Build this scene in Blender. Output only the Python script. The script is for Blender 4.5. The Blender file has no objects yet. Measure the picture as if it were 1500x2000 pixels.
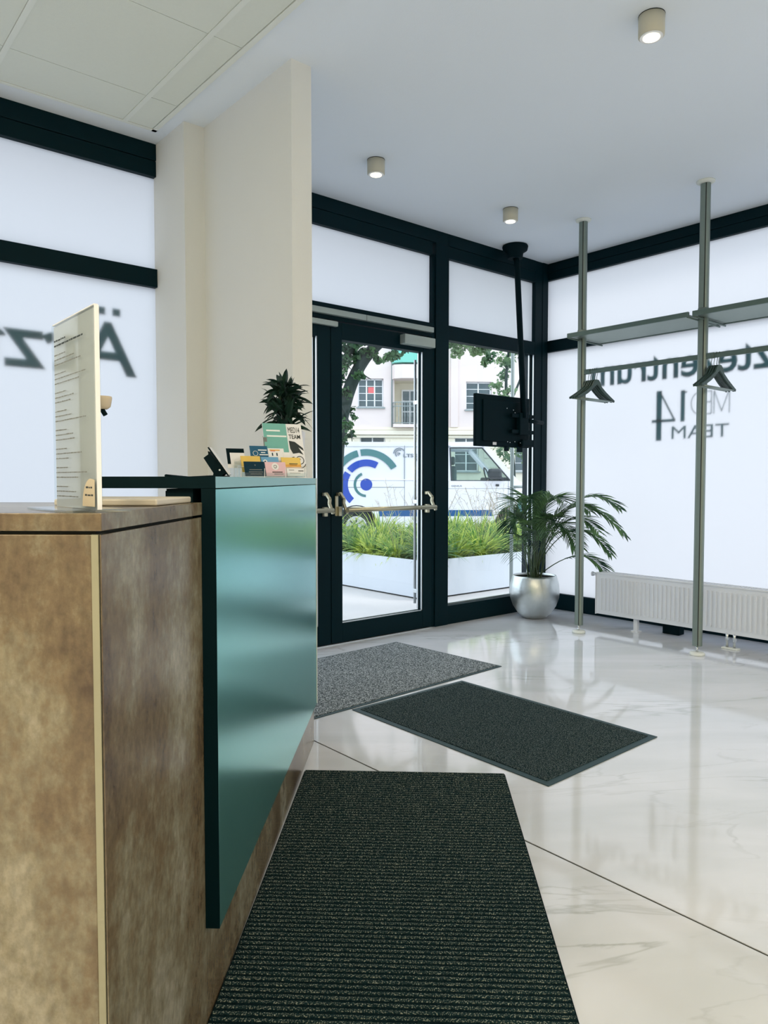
import bpy, bmesh, math, random
from mathutils import Vector, Matrix, noise
random.seed(7)
SC = bpy.context.scene
COL = SC.collection
PI = math.pi

# ------------------------------------------------------------------ camera
CAM_H = 1.15
YAW, PITCH = math.radians(40.2), math.radians(2.5)
cd = bpy.data.cameras.new('camera'); cam = bpy.data.objects.new('camera', cd); COL.objects.link(cam)
cam.location = (0, 0, CAM_H)
cam.rotation_euler = (PI/2 - PITCH, 0, -YAW)
cd.sensor_fit = 'VERTICAL'; cd.sensor_height = 24.0; cd.sensor_width = 18.0
cd.lens = 24.0*1434/2000
cd.clip_start = 0.02; cd.clip_end = 300
SC.camera = cam

# ------------------------------------------------------------------ world, sun, exposure
w = bpy.data.worlds.new('overcast_sky'); SC.world = w; w.use_nodes = True
nt = w.node_tree; nt.nodes.clear()
wo = nt.nodes.new('ShaderNodeOutputWorld'); bg = nt.nodes.new('ShaderNodeBackground')
bg.inputs[0].default_value = (0.77, 0.88, 1.0, 1); bg.inputs[1].default_value = 1.45
nt.links.new(bg.outputs[0], wo.inputs[0])
sd = bpy.data.lights.new('sun', 'SUN'); sd.energy = 0.6; sd.angle = math.radians(12); sd.color = (1, .93, .88)
sun = bpy.data.objects.new('sun', sd); COL.objects.link(sun)
sun.rotation_euler = Vector((-0.62, 0.62, -0.85)).to_track_quat('-Z', 'Y').to_euler()
SC.view_settings.view_transform = 'Standard'
SC.view_settings.look = 'None'
SC.view_settings.gamma = 1.0
SC.view_settings.use_curve_mapping = False
SC.view_settings.exposure = 0.74
SC.cycles.max_bounces = 10
SC.cycles.diffuse_bounces = 6
SC.cycles.glossy_bounces = 5
SC.cycles.transmission_bounces = 6
SC.cycles.transparent_max_bounces = 16
SC.cycles.caustics_reflective = False
SC.cycles.caustics_refractive = False
SC.cycles.sample_clamp_indirect = 6

def area_lamp(name, loc, size, energy, color, direction=(0, 0, -1)):
    d = bpy.data.lights.new(name, 'AREA'); d.shape = 'SQUARE'; d.size = size; d.energy = energy; d.color = color
    o = bpy.data.objects.new(name, d); COL.objects.link(o); o.location = loc
    o.rotation_euler = Vector(direction).to_track_quat('-Z', 'Y').to_euler()
    return o
WARM = (1.0, .82, .56)
# the lamps inside the square ceiling luminaires of the room behind the camera
PANELS = [(-0.75, -0.6), (-0.75, -2.4), (3.2, -2.0), (-2.0, 1.0)]
for px_, py_ in PANELS:
    area_lamp('ceiling_panel_lamp', (px_, py_, 3.02), .55, 31, WARM)

# ------------------------------------------------------------------ material helpers
def new_mat(name):
    m = bpy.data.materials.new(name); m.use_nodes = True
    n = m.node_tree; b = n.nodes['Principled BSDF']
    return m, n, b
def mat(name, col, rough=.5, metal=0.0, spec=.5, coat=0.0, var=0.0, vscale=6.0, bump=0.0, bscale=40.0, emit=None, estr=0.0):
    m, n, b = new_mat(name)
    b.inputs['Base Color'].default_value = (*col, 1); b.inputs['Roughness'].default_value = rough
    b.inputs['Metallic'].default_value = metal; b.inputs['Specular IOR Level'].default_value = spec
    b.inputs['Coat Weight'].default_value = coat
    tc = n.nodes.new('ShaderNodeTexCoord')
    if var > 0:
        nz = n.nodes.new('ShaderNodeTexNoise'); nz.inputs['Scale'].default_value = vscale; nz.inputs['Detail'].default_value = 6
        n.links.new(tc.outputs['Object'], nz.inputs['Vector'])
        mx = n.nodes.new('ShaderNodeMix'); mx.data_type = 'RGBA'
        mx.inputs[6].default_value = (*[c*(1-var) for c in col], 1); mx.inputs[7].default_value = (*[min(1, c*(1+var)) for c in col], 1)
        n.links.new(nz.outputs['Fac'], mx.inputs[0]); n.links.new(mx.outputs[2], b.inputs['Base Color'])
    if bump > 0:
        nb = n.nodes.new('ShaderNodeTexNoise'); nb.inputs['Scale'].default_value = bscale; nb.inputs['Detail'].default_value = 3
        n.links.new(tc.outputs['Object'], nb.inputs['Vector'])
        bp = n.nodes.new('ShaderNodeBump'); bp.inputs['Strength'].default_value = bump; bp.inputs['Distance'].default_value = .004
        n.links.new(nb.outputs['Fac'], bp.inputs['Height']); n.links.new(bp.outputs[0], b.inputs['Normal'])
    if emit:
        b.inputs['Emission Color'].default_value = (*emit, 1); b.inputs['Emission Strength'].default_value = estr
    return m

def mat_floor():
    m, n, b = new_mat('poured_floor'); L = n.links
    tc = n.nodes.new('ShaderNodeTexCoord')
    vr = n.nodes.new('ShaderNodeVectorRotate'); vr.rotation_type = 'Z_AXIS'; vr.inputs['Angle'].default_value = math.radians(38); L.new(tc.outputs['Object'], vr.inputs['Vector'])
    mp = n.nodes.new('ShaderNodeMapping'); mp.inputs['Scale'].default_value = (.8, 2.8, 1)
    L.new(vr.outputs[0], mp.inputs['Vector'])
    n1 = n.nodes.new('ShaderNodeTexNoise'); n1.inputs['Scale'].default_value = 1.3; n1.inputs['Detail'].default_value = 7; n1.inputs['Distortion'].default_value = 1.6
    L.new(mp.outputs[0], n1.inputs['Vector'])
    # thin veins where the noise crosses one value
    s = n.nodes.new('ShaderNodeMath'); s.operation = 'SUBTRACT'; s.inputs[1].default_value = .5; L.new(n1.outputs['Fac'], s.inputs[0])
    a = n.nodes.new('ShaderNodeMath'); a.operation = 'ABSOLUTE'; L.new(s.outputs[0], a.inputs[0])
    r = n.nodes.new('ShaderNodeValToRGB'); r.color_ramp.elements[0].position = 0; r.color_ramp.elements[0].color = (1, 1, 1, 1)
    r.color_ramp.elements[1].position = .022; r.color_ramp.elements[1].color = (0, 0, 0, 1); L.new(a.outputs[0], r.inputs[0])
    n2 = n.nodes.new('ShaderNodeTexNoise'); n2.inputs['Scale'].default_value = 1.4; n2.inputs['Detail'].default_value = 3; L.new(tc.outputs['Object'], n2.inputs['Vector'])
    r2 = n.nodes.new('ShaderNodeValToRGB'); r2.color_ramp.elements[0].position = .46; r2.color_ramp.elements[1].position = .68; L.new(n2.outputs['Fac'], r2.inputs[0])
    mu = n.nodes.new('ShaderNodeMath'); mu.operation = 'MULTIPLY'; L.new(r.outputs[0], mu.inputs[0]); L.new(r2.outputs[0], mu.inputs[1])
    mx = n.nodes.new('ShaderNodeMix'); mx.data_type = 'RGBA'; mx.inputs[6].default_value = (.72, .745, .80, 1); mx.inputs[7].default_value = (.25, .28, .25, 1)
    sc_ = n.nodes.new('ShaderNodeMath'); sc_.operation = 'MULTIPLY'; sc_.inputs[1].default_value = .50; L.new(mu.outputs[0], sc_.inputs[0])
    L.new(sc_.outputs[0], mx.inputs[0])
    # broad soft clouds
    n3 = n.nodes.new('ShaderNodeTexNoise'); n3.inputs['Scale'].default_value = 1.1; n3.inputs['Detail'].default_value = 5; n3.inputs['Distortion'].default_value = .8; L.new(mp.outputs[0], n3.inputs['Vector'])
    r3 = n.nodes.new('ShaderNodeValToRGB'); r3.color_ramp.elements[0].position = .35; r3.color_ramp.elements[0].color = (.86, .88, .87, 1); r3.color_ramp.elements[1].position = .62; r3.color_ramp.elements[1].color = (1, 1, 1, 1); L.new(n3.outputs['Fac'], r3.inputs[0])
    m2 = n.nodes.new('ShaderNodeMix'); m2.data_type = 'RGBA'; m2.blend_type = 'MULTIPLY'; m2.inputs[0].default_value = 1; L.new(mx.outputs[2], m2.inputs[6]); L.new(r3.outputs[0], m2.inputs[7])
    L.new(m2.outputs[2], b.inputs['Base Color'])
    b.inputs['Roughness'].default_value = .07; b.inputs['IOR'].default_value = 1.75
    bp = n.nodes.new('ShaderNodeBump'); bp.inputs['Strength'].default_value = .05; bp.inputs['Distance'].default_value = .004
    L.new(n3.outputs['Fac'], bp.inputs['Height']); L.new(bp.outputs[0], b.inputs['Normal'])
    return m
def mat_laminate():
    m, n, b = new_mat('rust_stone_laminate'); L = n.links
    tc = n.nodes.new('ShaderNodeTexCoord')
    mp = n.nodes.new('ShaderNodeMapping'); mp.inputs['Scale'].default_value = (1, 1, .55); L.new(tc.outputs['Object'], mp.inputs['Vector'])
    n1 = n.nodes.new('ShaderNodeTexNoise'); n1.inputs['Scale'].default_value = 4.2; n1.inputs['Detail'].default_value = 9; n1.inputs['Roughness'].default_value = .62; L.new(mp.outputs[0], n1.inputs['Vector'])
    r = n.nodes.new('ShaderNodeValToRGB'); e = r.color_ramp.elements
    e[0].position = .32; e[0].color = (.085, .056, .034, 1); e[1].position = .68; e[1].color = (.33, .305, .235, 1)
    k = e.new(.46); k.color = (.155, .115, .066, 1); k = e.new(.56); k.color = (.215, .188, .125, 1)
    nf = n.nodes.new('ShaderNodeTexNoise'); nf.inputs['Scale'].default_value = 19; nf.inputs['Detail'].default_value = 10; nf.inputs['Roughness'].default_value = .75; L.new(tc.outputs['Object'], nf.inputs['Vector'])
    mf = n.nodes.new('ShaderNodeMath'); mf.operation = 'MULTIPLY_ADD'; mf.inputs[1].default_value = .42; L.new(nf.outputs['Fac'], mf.inputs[0])
    ms = n.nodes.new('ShaderNodeMath'); ms.operation = 'SUBTRACT'; ms.inputs[1].default_value = .21; L.new(n1.outputs['Fac'], ms.inputs[0]); L.new(ms.outputs[0], mf.inputs[2])
    L.new(mf.outputs[0], r.inputs[0])
    n2 = n.nodes.new('ShaderNodeTexNoise'); n2.inputs['Scale'].default_value = 90; n2.inputs['Detail'].default_value = 8; L.new(mp.outputs[0], n2.inputs['Vector'])
    r2 = n.nodes.new('ShaderNodeValToRGB'); r2.color_ramp.elements[0].position = .3; r2.color_ramp.elements[0].color = (.78, .78, .78, 1); r2.color_ramp.elements[1].position = .65; r2.color_ramp.elements[1].color = (1.1, 1.1, 1.1, 1); L.new(n2.outputs['Fac'], r2.inputs[0])
    mx = n.nodes.new('ShaderNodeMix'); mx.data_type = 'RGBA'; mx.blend_type = 'MULTIPLY'; mx.inputs[0].default_value = 1
    L.new(r.outputs[0], mx.inputs[6]); L.new(r2.outputs[0], mx.inputs[7]); L.new(mx.outputs[2], b.inputs['Base Color'])
    b.inputs['Roughness'].default_value = .24
    bp = n.nodes.new('ShaderNodeBump'); bp.inputs['Strength'].default_value = .15; bp.inputs['Distance'].default_value = .002
    L.new(n2.outputs['Fac'], bp.inputs['Height']); L.new(bp.outputs[0], b.inputs['Normal'])
    return m
def mat_frost():
    m = bpy.data.materials.new('frosted_film_glass'); m.use_nodes = True; n = m.node_tree; n.nodes.clear(); L = n.links
    o = n.nodes.new('ShaderNodeOutputMaterial'); t = n.nodes.new('ShaderNodeBsdfTranslucent'); t.inputs[0].default_value = (.565, .565, .575, 1)
    d = n.nodes.new('ShaderNodeBsdfDiffuse'); d.inputs[0].default_value = (.8, .84, .88, 1)
    g = n.nodes.new('ShaderNodeBsdfGlossy'); g.inputs['Roughness'].default_value = .35
    a = n.nodes.new('ShaderNodeMixShader'); a.inputs[0].default_value = .05; L.new(t.outputs[0], a.inputs[1]); L.new(d.outputs[0], a.inputs[2])
    b = n.nodes.new('ShaderNodeMixShader'); b.inputs[0].default_value = .03; L.new(a.outputs[0], b.inputs[1]); L.new(g.outputs[0], b.inputs[2])
    L.new(b.outputs[0], o.inputs[0]); return m
def mat_letter():
    m, n, b = new_mat('petrol_vinyl'); L = n.links
    b.inputs['Base Color'].default_value = (.001, .07, .10, 1); b.inputs['Roughness'].default_value = .6
    t = n.nodes.new('ShaderNodeBsdfTranslucent'); t.inputs[0].default_value = (.0, .27, .29, 1)
    mx = n.nodes.new('ShaderNodeMixShader'); mx.inputs[0].default_value = .85; o = n.nodes['Material Output']
    L.new(b.outputs[0], mx.inputs[1]); L.new(t.outputs[0], mx.inputs[2]); L.new(mx.outputs[0], o.inputs[0]); return m
def mat_glass(name='clear_glass', tint=(.97, .99, .98)):
    m = bpy.data.materials.new(name); m.use_nodes = True; n = m.node_tree; n.nodes.clear(); L = n.links
    o = n.nodes.new('ShaderNodeOutputMaterial'); t = n.nodes.new('ShaderNodeBsdfTransparent'); t.inputs[0].default_value = (*tint, 1)
    g = n.nodes.new('ShaderNodeBsdfGlossy'); g.inputs['Roughness'].default_value = .01
    lw = n.nodes.new('ShaderNodeLayerWeight'); lw.inputs[0].default_value = .5
    pw = n.nodes.new('ShaderNodeMath'); pw.operation = 'POWER'; pw.inputs[1].default_value = 5; L.new(lw.outputs['Facing'], pw.inputs[0])
    f = n.nodes.new('ShaderNodeMath'); f.operation = 'MULTIPLY_ADD'; f.inputs[1].default_value = .8; f.inputs[2].default_value = .035; L.new(pw.outputs[0], f.inputs[0])
    a = n.nodes.new('ShaderNodeMixShader'); L.new(f.outputs[0], a.inputs[0]); L.new(t.outputs[0], a.inputs[1]); L.new(g.outputs[0], a.inputs[2])
    L.new(a.outputs[0], o.inputs[0]); return m
def mat_mat(name, dark, light, ribs=0.0, ang=0.0, gscale=220, thr=.5):
    """loop pile entrance mat: speckle plus ribs across it"""
    m, n, b = new_mat(name); L = n.links
    tc = n.nodes.new('ShaderNodeTexCoord')
    nz = n.nodes.new('ShaderNodeTexNoise'); nz.inputs['Scale'].default_value = gscale; nz.inputs['Detail'].default_value = 2; L.new(tc.outputs['Object'], nz.inputs['Vector'])
    r = n.nodes.new('ShaderNodeValToRGB'); r.color_ramp.elements[0].position = thr-.06; r.color_ramp.elements[0].color = (*dark, 1); r.color_ramp.elements[1].position = thr+.12; r.color_ramp.elements[1].color = (*light, 1)
    L.new(nz.outputs['Fac'], r.inputs[0])
    out = r.outputs[0]; h = nz.outputs['Fac']
    L.new(out, b.inputs['Base Color']); b.inputs['Roughness'].default_value = .95; b.inputs['Specular IOR Level'].default_value = .1
    bp = n.nodes.new('ShaderNodeBump'); bp.inputs['Strength'].default_value = .8; bp.inputs['Distance'].default_value = .004
    L.new(h, bp.inputs['Height']); L.new(bp.outputs[0], b.inputs['Normal'])
    return m
def mat_leaf(name, c1, c2, trans=.25, scale=3.0):
    m, n, b = new_mat(name); L = n.links
    tc = n.nodes.new('ShaderNodeTexCoord'); nz = n.nodes.new('ShaderNodeTexNoise'); nz.inputs['Scale'].default_value = scale; nz.inputs['Detail'].default_value = 4; L.new(tc.outputs['Object'], nz.inputs['Vector'])
    r = n.nodes.new('ShaderNodeValToRGB'); r.color_ramp.elements[0].position = .36; r.color_ramp.elements[0].color = (*c1, 1); r.color_ramp.elements[1].position = .64; r.color_ramp.elements[1].color = (*c2, 1)
    L.new(nz.outputs['Fac'], r.inputs[0]); L.new(r.outputs[0], b.inputs['Base Color']); b.inputs['Roughness'].default_value = .45
    t = n.nodes.new('ShaderNodeBsdfTranslucent'); L.new(r.outputs[0], t.inputs[0])
    mx = n.nodes.new('ShaderNodeMixShader'); mx.inputs[0].default_value = trans; o = n.nodes['Material Output']
    L.new(b.outputs[0], mx.inputs[1]); L.new(t.outputs[0], mx.inputs[2]); L.new(mx.outputs[0], o.inputs[0])
    return m

M = dict(
    frame=mat('anthracite_frame', (.0002, .0125, .018), .5, 0, .10),
    black=mat('black_plastic', (.0002, .0095, .0135), .6, 0, .08),
    aludark=mat('dark_aluminium', (.12, .17, .15), .42, .6),
    rubber=mat('black_rubber', (.006, .02, .025), .8, 0, .2),
    silver=mat('aluminium', (.66, .70, .72), .3, .9),
    alu=mat('anodised_aluminium', (.24, .29, .26), .42, .7, var=.06, vscale=30),
    closer=mat('grey_painted_closer', (.33, .39, .38), .5, .2),
    brass=mat('champagne_metal', (.50, .47, .34), .32, .85),
    brasstip=mat('bronze_tip', (.70, .48, .22), .4, .5),
    plaster=mat('white_plaster', (.75, .76, .74), .9, 0, .1, var=.02, vscale=2, bump=.15, bscale=180),
    ceil=mat('ceiling_paint', (.80, .86, .93), .95, 0, .1, bump=.1, bscale=150),
    tile=mat('mineral_tile', (.72, .76, .71), .95, 0, .1, var=.02, vscale=60, bump=.2, bscale=300),
    rail=mat('ceiling_rail_paint', (.76, .80, .76), .7, 0, .2),
    gap=mat('shadow_gap', (.03, .035, .03), .9),
    floor=mat_floor(), lam=mat_laminate(),
    lam_edge=mat('laminate_edge', (.30, .29, .20), .4, var=.12, vscale=14),
    teal=mat('teal_satin_metal', (.27, .72, .69), .22, .9, var=.04, vscale=3),
    tealtop=mat('teal_edge', (.28, .52, .52), .35, .5),
    frost=mat_frost(), glass=mat_glass(), cabglass=mat_glass('tinted_cab_glass', (.72, .82, .80)),
    acryl=mat_glass('clear_acrylic', (.93, .96, .96)),
    letter=mat_letter(),
    paper=mat('white_paper', (.82, .82, .84), .7), white=mat('white_enamel', (.80, .81, .83), .25),
    radiator=mat('radiator_enamel', (.72, .76, .82), .3),
    chrome=mat('chrome', (.7, .72, .72), .15, 1),
    potm=mat('hammered_silver', (.62, .66, .66), .33, .95, var=.14, vscale=16, bump=.35, bscale=35),
    soil=mat('dark_soil', (.02, .022, .015), .95, bump=.5, bscale=60),
    palm=mat_leaf('palm_leaf', (.012, .06, .035), (.16, .30, .12), .3, 7),
    palmstem=mat('palm_stem', (.05, .09, .04), .5),
    deskleaf=mat_leaf('desk_plant_leaf', (.003, .022, .017), (.012, .045, .028), .1, 20),
    grass=mat_leaf('grass_blade', (.12, .30, .08), (.74, .82, .20), .40, 9),
    grassd=mat_leaf('grass_blade_dark', (.03, .12, .06), (.30, .46, .17), .3, 9),
    straw=mat('dry_straw', (.50, .42, .30), .8),
    treeleaf=mat_leaf('tree_leaf', (.015, .07, .035), (.10, .22, .08), .35, 2.5),
    treeleaf2=mat_leaf('tree_leaf_pale', (.07, .16, .08), (.28, .40, .20), .4, 2.5),
    bark=mat('bark', (.025, .045, .04), .9, var=.4, vscale=15, bump=.8, bscale=25),
    planter=mat('pale_grey_planter', (.68, .73, .80), .45, var=.04, vscale=2),
    pave=mat('light_paving', (.62, .60, .60), .8, var=.07, vscale=2.5, bump=.2, bscale=60),
    road=mat('grey_asphalt', (.34, .35, .36), .9, var=.1, vscale=4),
    facade=mat('pink_render', (.75, .655, .625), .9, var=.04, vscale=.6, bump=.2, bscale=12),
    facade2=mat('cream_cornice', (.78, .73, .60), .85, var=.05, vscale=1.5),
    greenrail=mat('green_balcony_screen', (.18, .55, .45), .6),
    winwhite=mat('white_window_frame', (.85, .87, .88), .5),
    darkglass=mat('dark_window_glass', (.06, .10, .11), .08, 0, .6),
    red=mat('red_paper', (.75, .15, .15), .7),
    ironw=mat('grey_iron', (.28, .33, .33), .6),
    vanw=mat('van_white_paint', (.80, .81, .86), .25, coat=.4), vand=mat('van_dark_trim', (.02, .03, .035), .5),
    vanblue=mat('van_blue_vinyl', (.02, .07, .42), .4), vandb=mat('van_stripe_blue', (.01, .09, .25), .4), vangreen=mat('van_grey_green_vinyl', (.07, .20, .21), .4),
    vangrey=mat('van_grey_print', (.20, .24, .27), .5), tyre=mat('tyre_rubber', (.012, .018, .02), .85), hub=mat('wheel_trim', (.62, .64, .67), .35, .3),
    matA=mat_mat('speckled_grey_mat', (.035, .05, .055), (.42, .46, .48), gscale=170, thr=.50),
    matB=mat_mat('dark_grey_mat', (.006, .020, .024), (.13, .16, .16), gscale=230, thr=.54),
    ribdark=mat_mat('rib_mat_dark', (.0005, .008, .011), (.003, .014, .017), gscale=120),
    riblight=mat_mat('rib_mat_pile', (.006, .022, .026), (.34, .38, .32), gscale=300, thr=.583),
    matedge=mat('mat_border_rubber', (.018, .05, .06), .6),
    tan=mat('beige_plastic', (.62, .52, .38), .5), tablet=mat('cream_plastic', (.72, .66, .55), .4),
    lampbody=mat('ceiling_spot_paint', (.55, .53, .43), .5), glow=mat('lamp_glow', (1, .9, .6), .5, emit=(1, .88, .58), estr=3.2),
    panelglow=mat('panel_glow', (1, .9, .7), .5, emit=(1, .85, .6), estr=2.0),
    ink=mat('grey_print', (.18, .19, .18), .7), inkdark=mat('dark_print', (.02, .03, .03), .7), whiteink=mat('white_print', (.85, .87, .87), .6),
    navy=mat('navy_card', (.006, .035, .06), .5, 0, .12), pink=mat('pink_card', (.78, .52, .58), .6), yellow=mat('yellow_card', (.80, .56, .13), .6),
    orange=mat('orange_card', (.78, .40, .08), .6), blue=mat('blue_card', (.03, .12, .22), .5, 0, .12), sky=mat('light_blue_card', (.15, .38, .62), .5),
    cardteal=mat('mint_print', (.17, .45, .40), .6), cyan=mat('cyan_leaflet', (.04, .40, .52), .5), beige=mat('beige_print', (.58, .50, .36), .7), seat=mat('van_seat_grey', (.12, .17, .17), .8),
    hanger=mat('dark_green_grey_hanger', (.035, .07, .06), .5),
)

# ------------------------------------------------------------------ geometry helpers
def V(*a): return Vector(a)
def box(bm, x0, x1, y0, y1, z0, z1, mtx=None, bev=0):
    m = Matrix.Translation(((x0+x1)/2, (y0+y1)/2, (z0+z1)/2)) @ Matrix.Diagonal((abs(x1-x0), abs(y1-y0), abs(z1-z0), 1))
    if mtx is not None: m = mtx @ m
    r = bmesh.ops.create_cube(bm, size=1, matrix=m)
    if bev:
        es = set(e for v in r['verts'] for e in v.link_edges)
        bmesh.ops.bevel(bm, geom=list(es), offset=bev, segments=2, affect='EDGES', profile=.5)
def frame_of(d):
    d = d.normalized(); a = Vector((0, 0, 1)) if abs(d.z) < .95 else Vector((1, 0, 0))
    x = d.cross(a).normalized(); y = x.cross(d).normalized(); return x, y
def tube(bm, pts, rad, n=10, cap=True):
    pts = [Vector(p) for p in pts]; rr = rad if isinstance(rad, (list, tuple)) else [rad]*len(pts)
    rings = []; x = None
    for i, p in enumerate(pts):
        d = (pts[min(i+1, len(pts)-1)] - pts[max(i-1, 0)]).normalized()
        if x is None: x, y = frame_of(d)
        else:
            x = (x - d*x.dot(d)).normalized(); y = x.cross(d)
        rings.append([bm.verts.new(p + (x*math.cos(2*PI*k/n) + y*math.sin(2*PI*k/n))*rr[i]) for k in range(n)])
    for a, b in zip(rings, rings[1:]):
        for k in range(n):
            f = bm.faces.new((a[k], a[(k+1) % n], b[(k+1) % n], b[k])); f.smooth = n > 6
    if cap: bm.faces.new(rings[0][::-1]); bm.faces.new(rings[-1])
def lathe(bm, prof, c=(0, 0, 0), n=32, smooth=True):
    rings = [[bm.verts.new((c[0]+r*math.cos(2*PI*k/n), c[1]+r*math.sin(2*PI*k/n), c[2]+z)) for k in range(n)] for r, z in prof]
    for a, b in zip(rings, rings[1:]):
        for k in range(n):
            f = bm.faces.new((a[k], a[(k+1) % n], b[(k+1) % n], b[k])); f.smooth = smooth
    bm.faces.new(rings[0][::-1]); bm.faces.new(rings[-1])
def prism(bm, poly, o, ux, uy, t):
    """poly of (a,b) in plane o + a*ux + b*uy, thickened along vector t"""
    o, ux, uy, t = Vector(o), Vector(ux), Vector(uy), Vector(t)
    A = [bm.verts.new(o + ux*a + uy*b) for a, b in poly]; B = [bm.verts.new(v.co + t) for v in A]
    n = len(poly)
    try: bm.faces.new(A[::-1]); bm.faces.new(B)
    except ValueError: pass
    for i in range(n): bm.faces.new((A[i], A[(i+1) % n], B[(i+1) % n], B[i]))
def ring_sector(bm, o, ux, uy, t, r0, r1, a0, a1, n=24):
    pts = [(r1*math.cos(a0+(a1-a0)*k/n), r1*math.sin(a0+(a1-a0)*k/n)) for k in range(n+1)]
    inn = [(r0*math.cos(a0+(a1-a0)*k/n), r0*math.sin(a0+(a1-a0)*k/n)) for k in range(n+1)]
    for k in range(n): prism(bm, [pts[k], pts[k+1], inn[k+1], inn[k]], o, ux, uy, t)
def stroke(bm, o, ux, uy, t, pts, wd):
    """flat polyline of width wd"""
    for (a, b), (c, d) in zip(pts, pts[1:]):
        L = math.hypot(c-a, d-b); dx, dy = (c-a)/L, (d-b)/L; nx, ny = -dy*wd/2, dx*wd/2; e = wd*.2
        a_, b_, c_, d_ = a-dx*e, b-dy*e, c+dx*e, d+dy*e
        prism(bm, [(a_+nx, b_+ny), (c_+nx, d_+ny), (c_-nx, d_-ny), (a_-nx, b_-ny)], o, ux, uy, t)
def quad(bm, a, b, c, d): return bm.faces.new([bm.verts.new(Vector(p)) for p in (a, b, c, d)])
def tag(o, label=None, cat=None, group=None, kind=None):
    if label: o['label'] = label
    if cat: o['category'] = cat
    if group: o['group'] = group
    if kind: o['kind'] = kind
    return o
def obj(name, bm, m, parent=None, **kw):
    bmesh.ops.recalc_face_normals(bm, faces=bm.faces)
    me = bpy.data.meshes.new(name); bm.to_mesh(me); bm.free()
    o = bpy.data.objects.new(name, me); COL.objects.link(o)
    if m: me.materials.append(M[m] if isinstance(m, str) else m)
    if parent:
        o.parent = parent
        p = parent; off = Vector((0, 0, 0))
        while p: off += p.location; p = p.parent
        for v in me.vertices: v.co -= off
    elif 'at' in kw:
        a = Vector(kw.pop('at')); o.location = a
        for v in me.vertices: v.co -= a
    kw.pop('at', None)
    tag(o, **kw); return o
def empty(name, loc=(0, 0, 0), **kw):
    o = bpy.data.objects.new(name, None); COL.objects.link(o); o.location = loc; o.empty_display_size = .1
    tag(o, **kw); return o
def BM(): return bmesh.new()
def bx(name, m, parent, *b, bev=0, mtx=None, **kw):
    bm = BM(); box(bm, *b, mtx=mtx, bev=bev); return obj(name, bm, m, parent, **kw)
def copy_tree(o, delta, parent=None):
    c = o.copy(); COL.objects.link(c); c.parent = parent
    if parent is None: c.location = o.location + Vector(delta)
    for ch in [q for q in bpy.data.objects if q.parent == o]: copy_tree(ch, delta, c)
    return c
def text_mesh(name, body, o, ux, uy, w, h, m, parent, t=.0012, offset=0.0, **kw):
    """lettering: body laid from o along ux (width w) and uy (cap height h); real thin relief"""
    c = bpy.data.curves.new('txt', 'FONT'); c.body = body; c.offset = offset; c.resolution_u = 3
    q = bpy.data.objects.new('txt', c); COL.objects.link(q); bpy.context.view_layer.update()
    me = bpy.data.meshes.new_from_object(q.evaluated_get(bpy.context.evaluated_depsgraph_get()))
    bpy.data.objects.remove(q); bpy.data.curves.remove(c)
    xs = [v.co.x for v in me.vertices]; x0, x1 = min(xs), max(xs)
    s = w/(x1-x0) if w else h/.69
    sy = (h/.69) if h else s
    bm = BM(); bm.from_mesh(me); bpy.data.meshes.remove(me)
    o, ux, uy = Vector(o), Vector(ux).normalized(), Vector(uy).normalized(); nrm = ux.cross(uy).normalized()
    for v in bm.verts: v.co = o + ux*((v.co.x-x0)*s) + uy*(v.co.y*sy)
    r = bmesh.ops.extrude_face_region(bm, geom=bm.faces[:])
    for v in [g for g in r['geom'] if isinstance(g, bmesh.types.BMVert)]: v.co += nrm*t
    return obj(name, bm, m, parent, **kw)

CZ = 3.06            # ceiling height
WY = 4.104           # inner face of the street front (wall with the doors)
WX = 5.37            # inner face of the side front (frosted, right)

# ================================================================== SETTING
def plain(name, m, *b): return bx(name, m, None, *b, kind='structure')
# floor in two pours with a metal joint between
JX = 1.826
bm = BM(); box(bm, -3.2, JX-.004, -4.2, WY+.12, -.12, 0); box(bm, JX+.004, WX+.12, -4.2, WY+.12, -.12, 0)
fl = obj('floor', bm, 'floor', None, kind='structure')
bx('expansion_joint', 'gap', fl, JX-.006, JX+.006, -4.2, WY+.1, -.1, -.002)
# ceiling
ce = plain('ceiling', 'ceil', -3.2, WX+.12, -4.2, WY+.12, CZ, CZ+.15)
plain('wall_back', 'plaster', -3.2, WX+.12, -4.2, -4.0, 0, CZ)
plain('wall_left', 'plaster', -3.2, -3.0, -4.0, WY, 0, CZ)
plain('wall_right', 'plaster', WX, WX+.12, -4.0, -2.5, 0, CZ)
# stepped pier between the reception window and the doors
bm = BM()
prism(bm, [(1.765, WY+.1), (1.765, 3.742), (1.882, 3.742), (1.882, 2.88), (1.992, 2.88), (1.992, WY+.1)], (0, 0, 0), (1, 0, 0), (0, 1, 0), (0, 0, CZ))
obj('wall_pier', bm, 'plaster', None, kind='structure')

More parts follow.
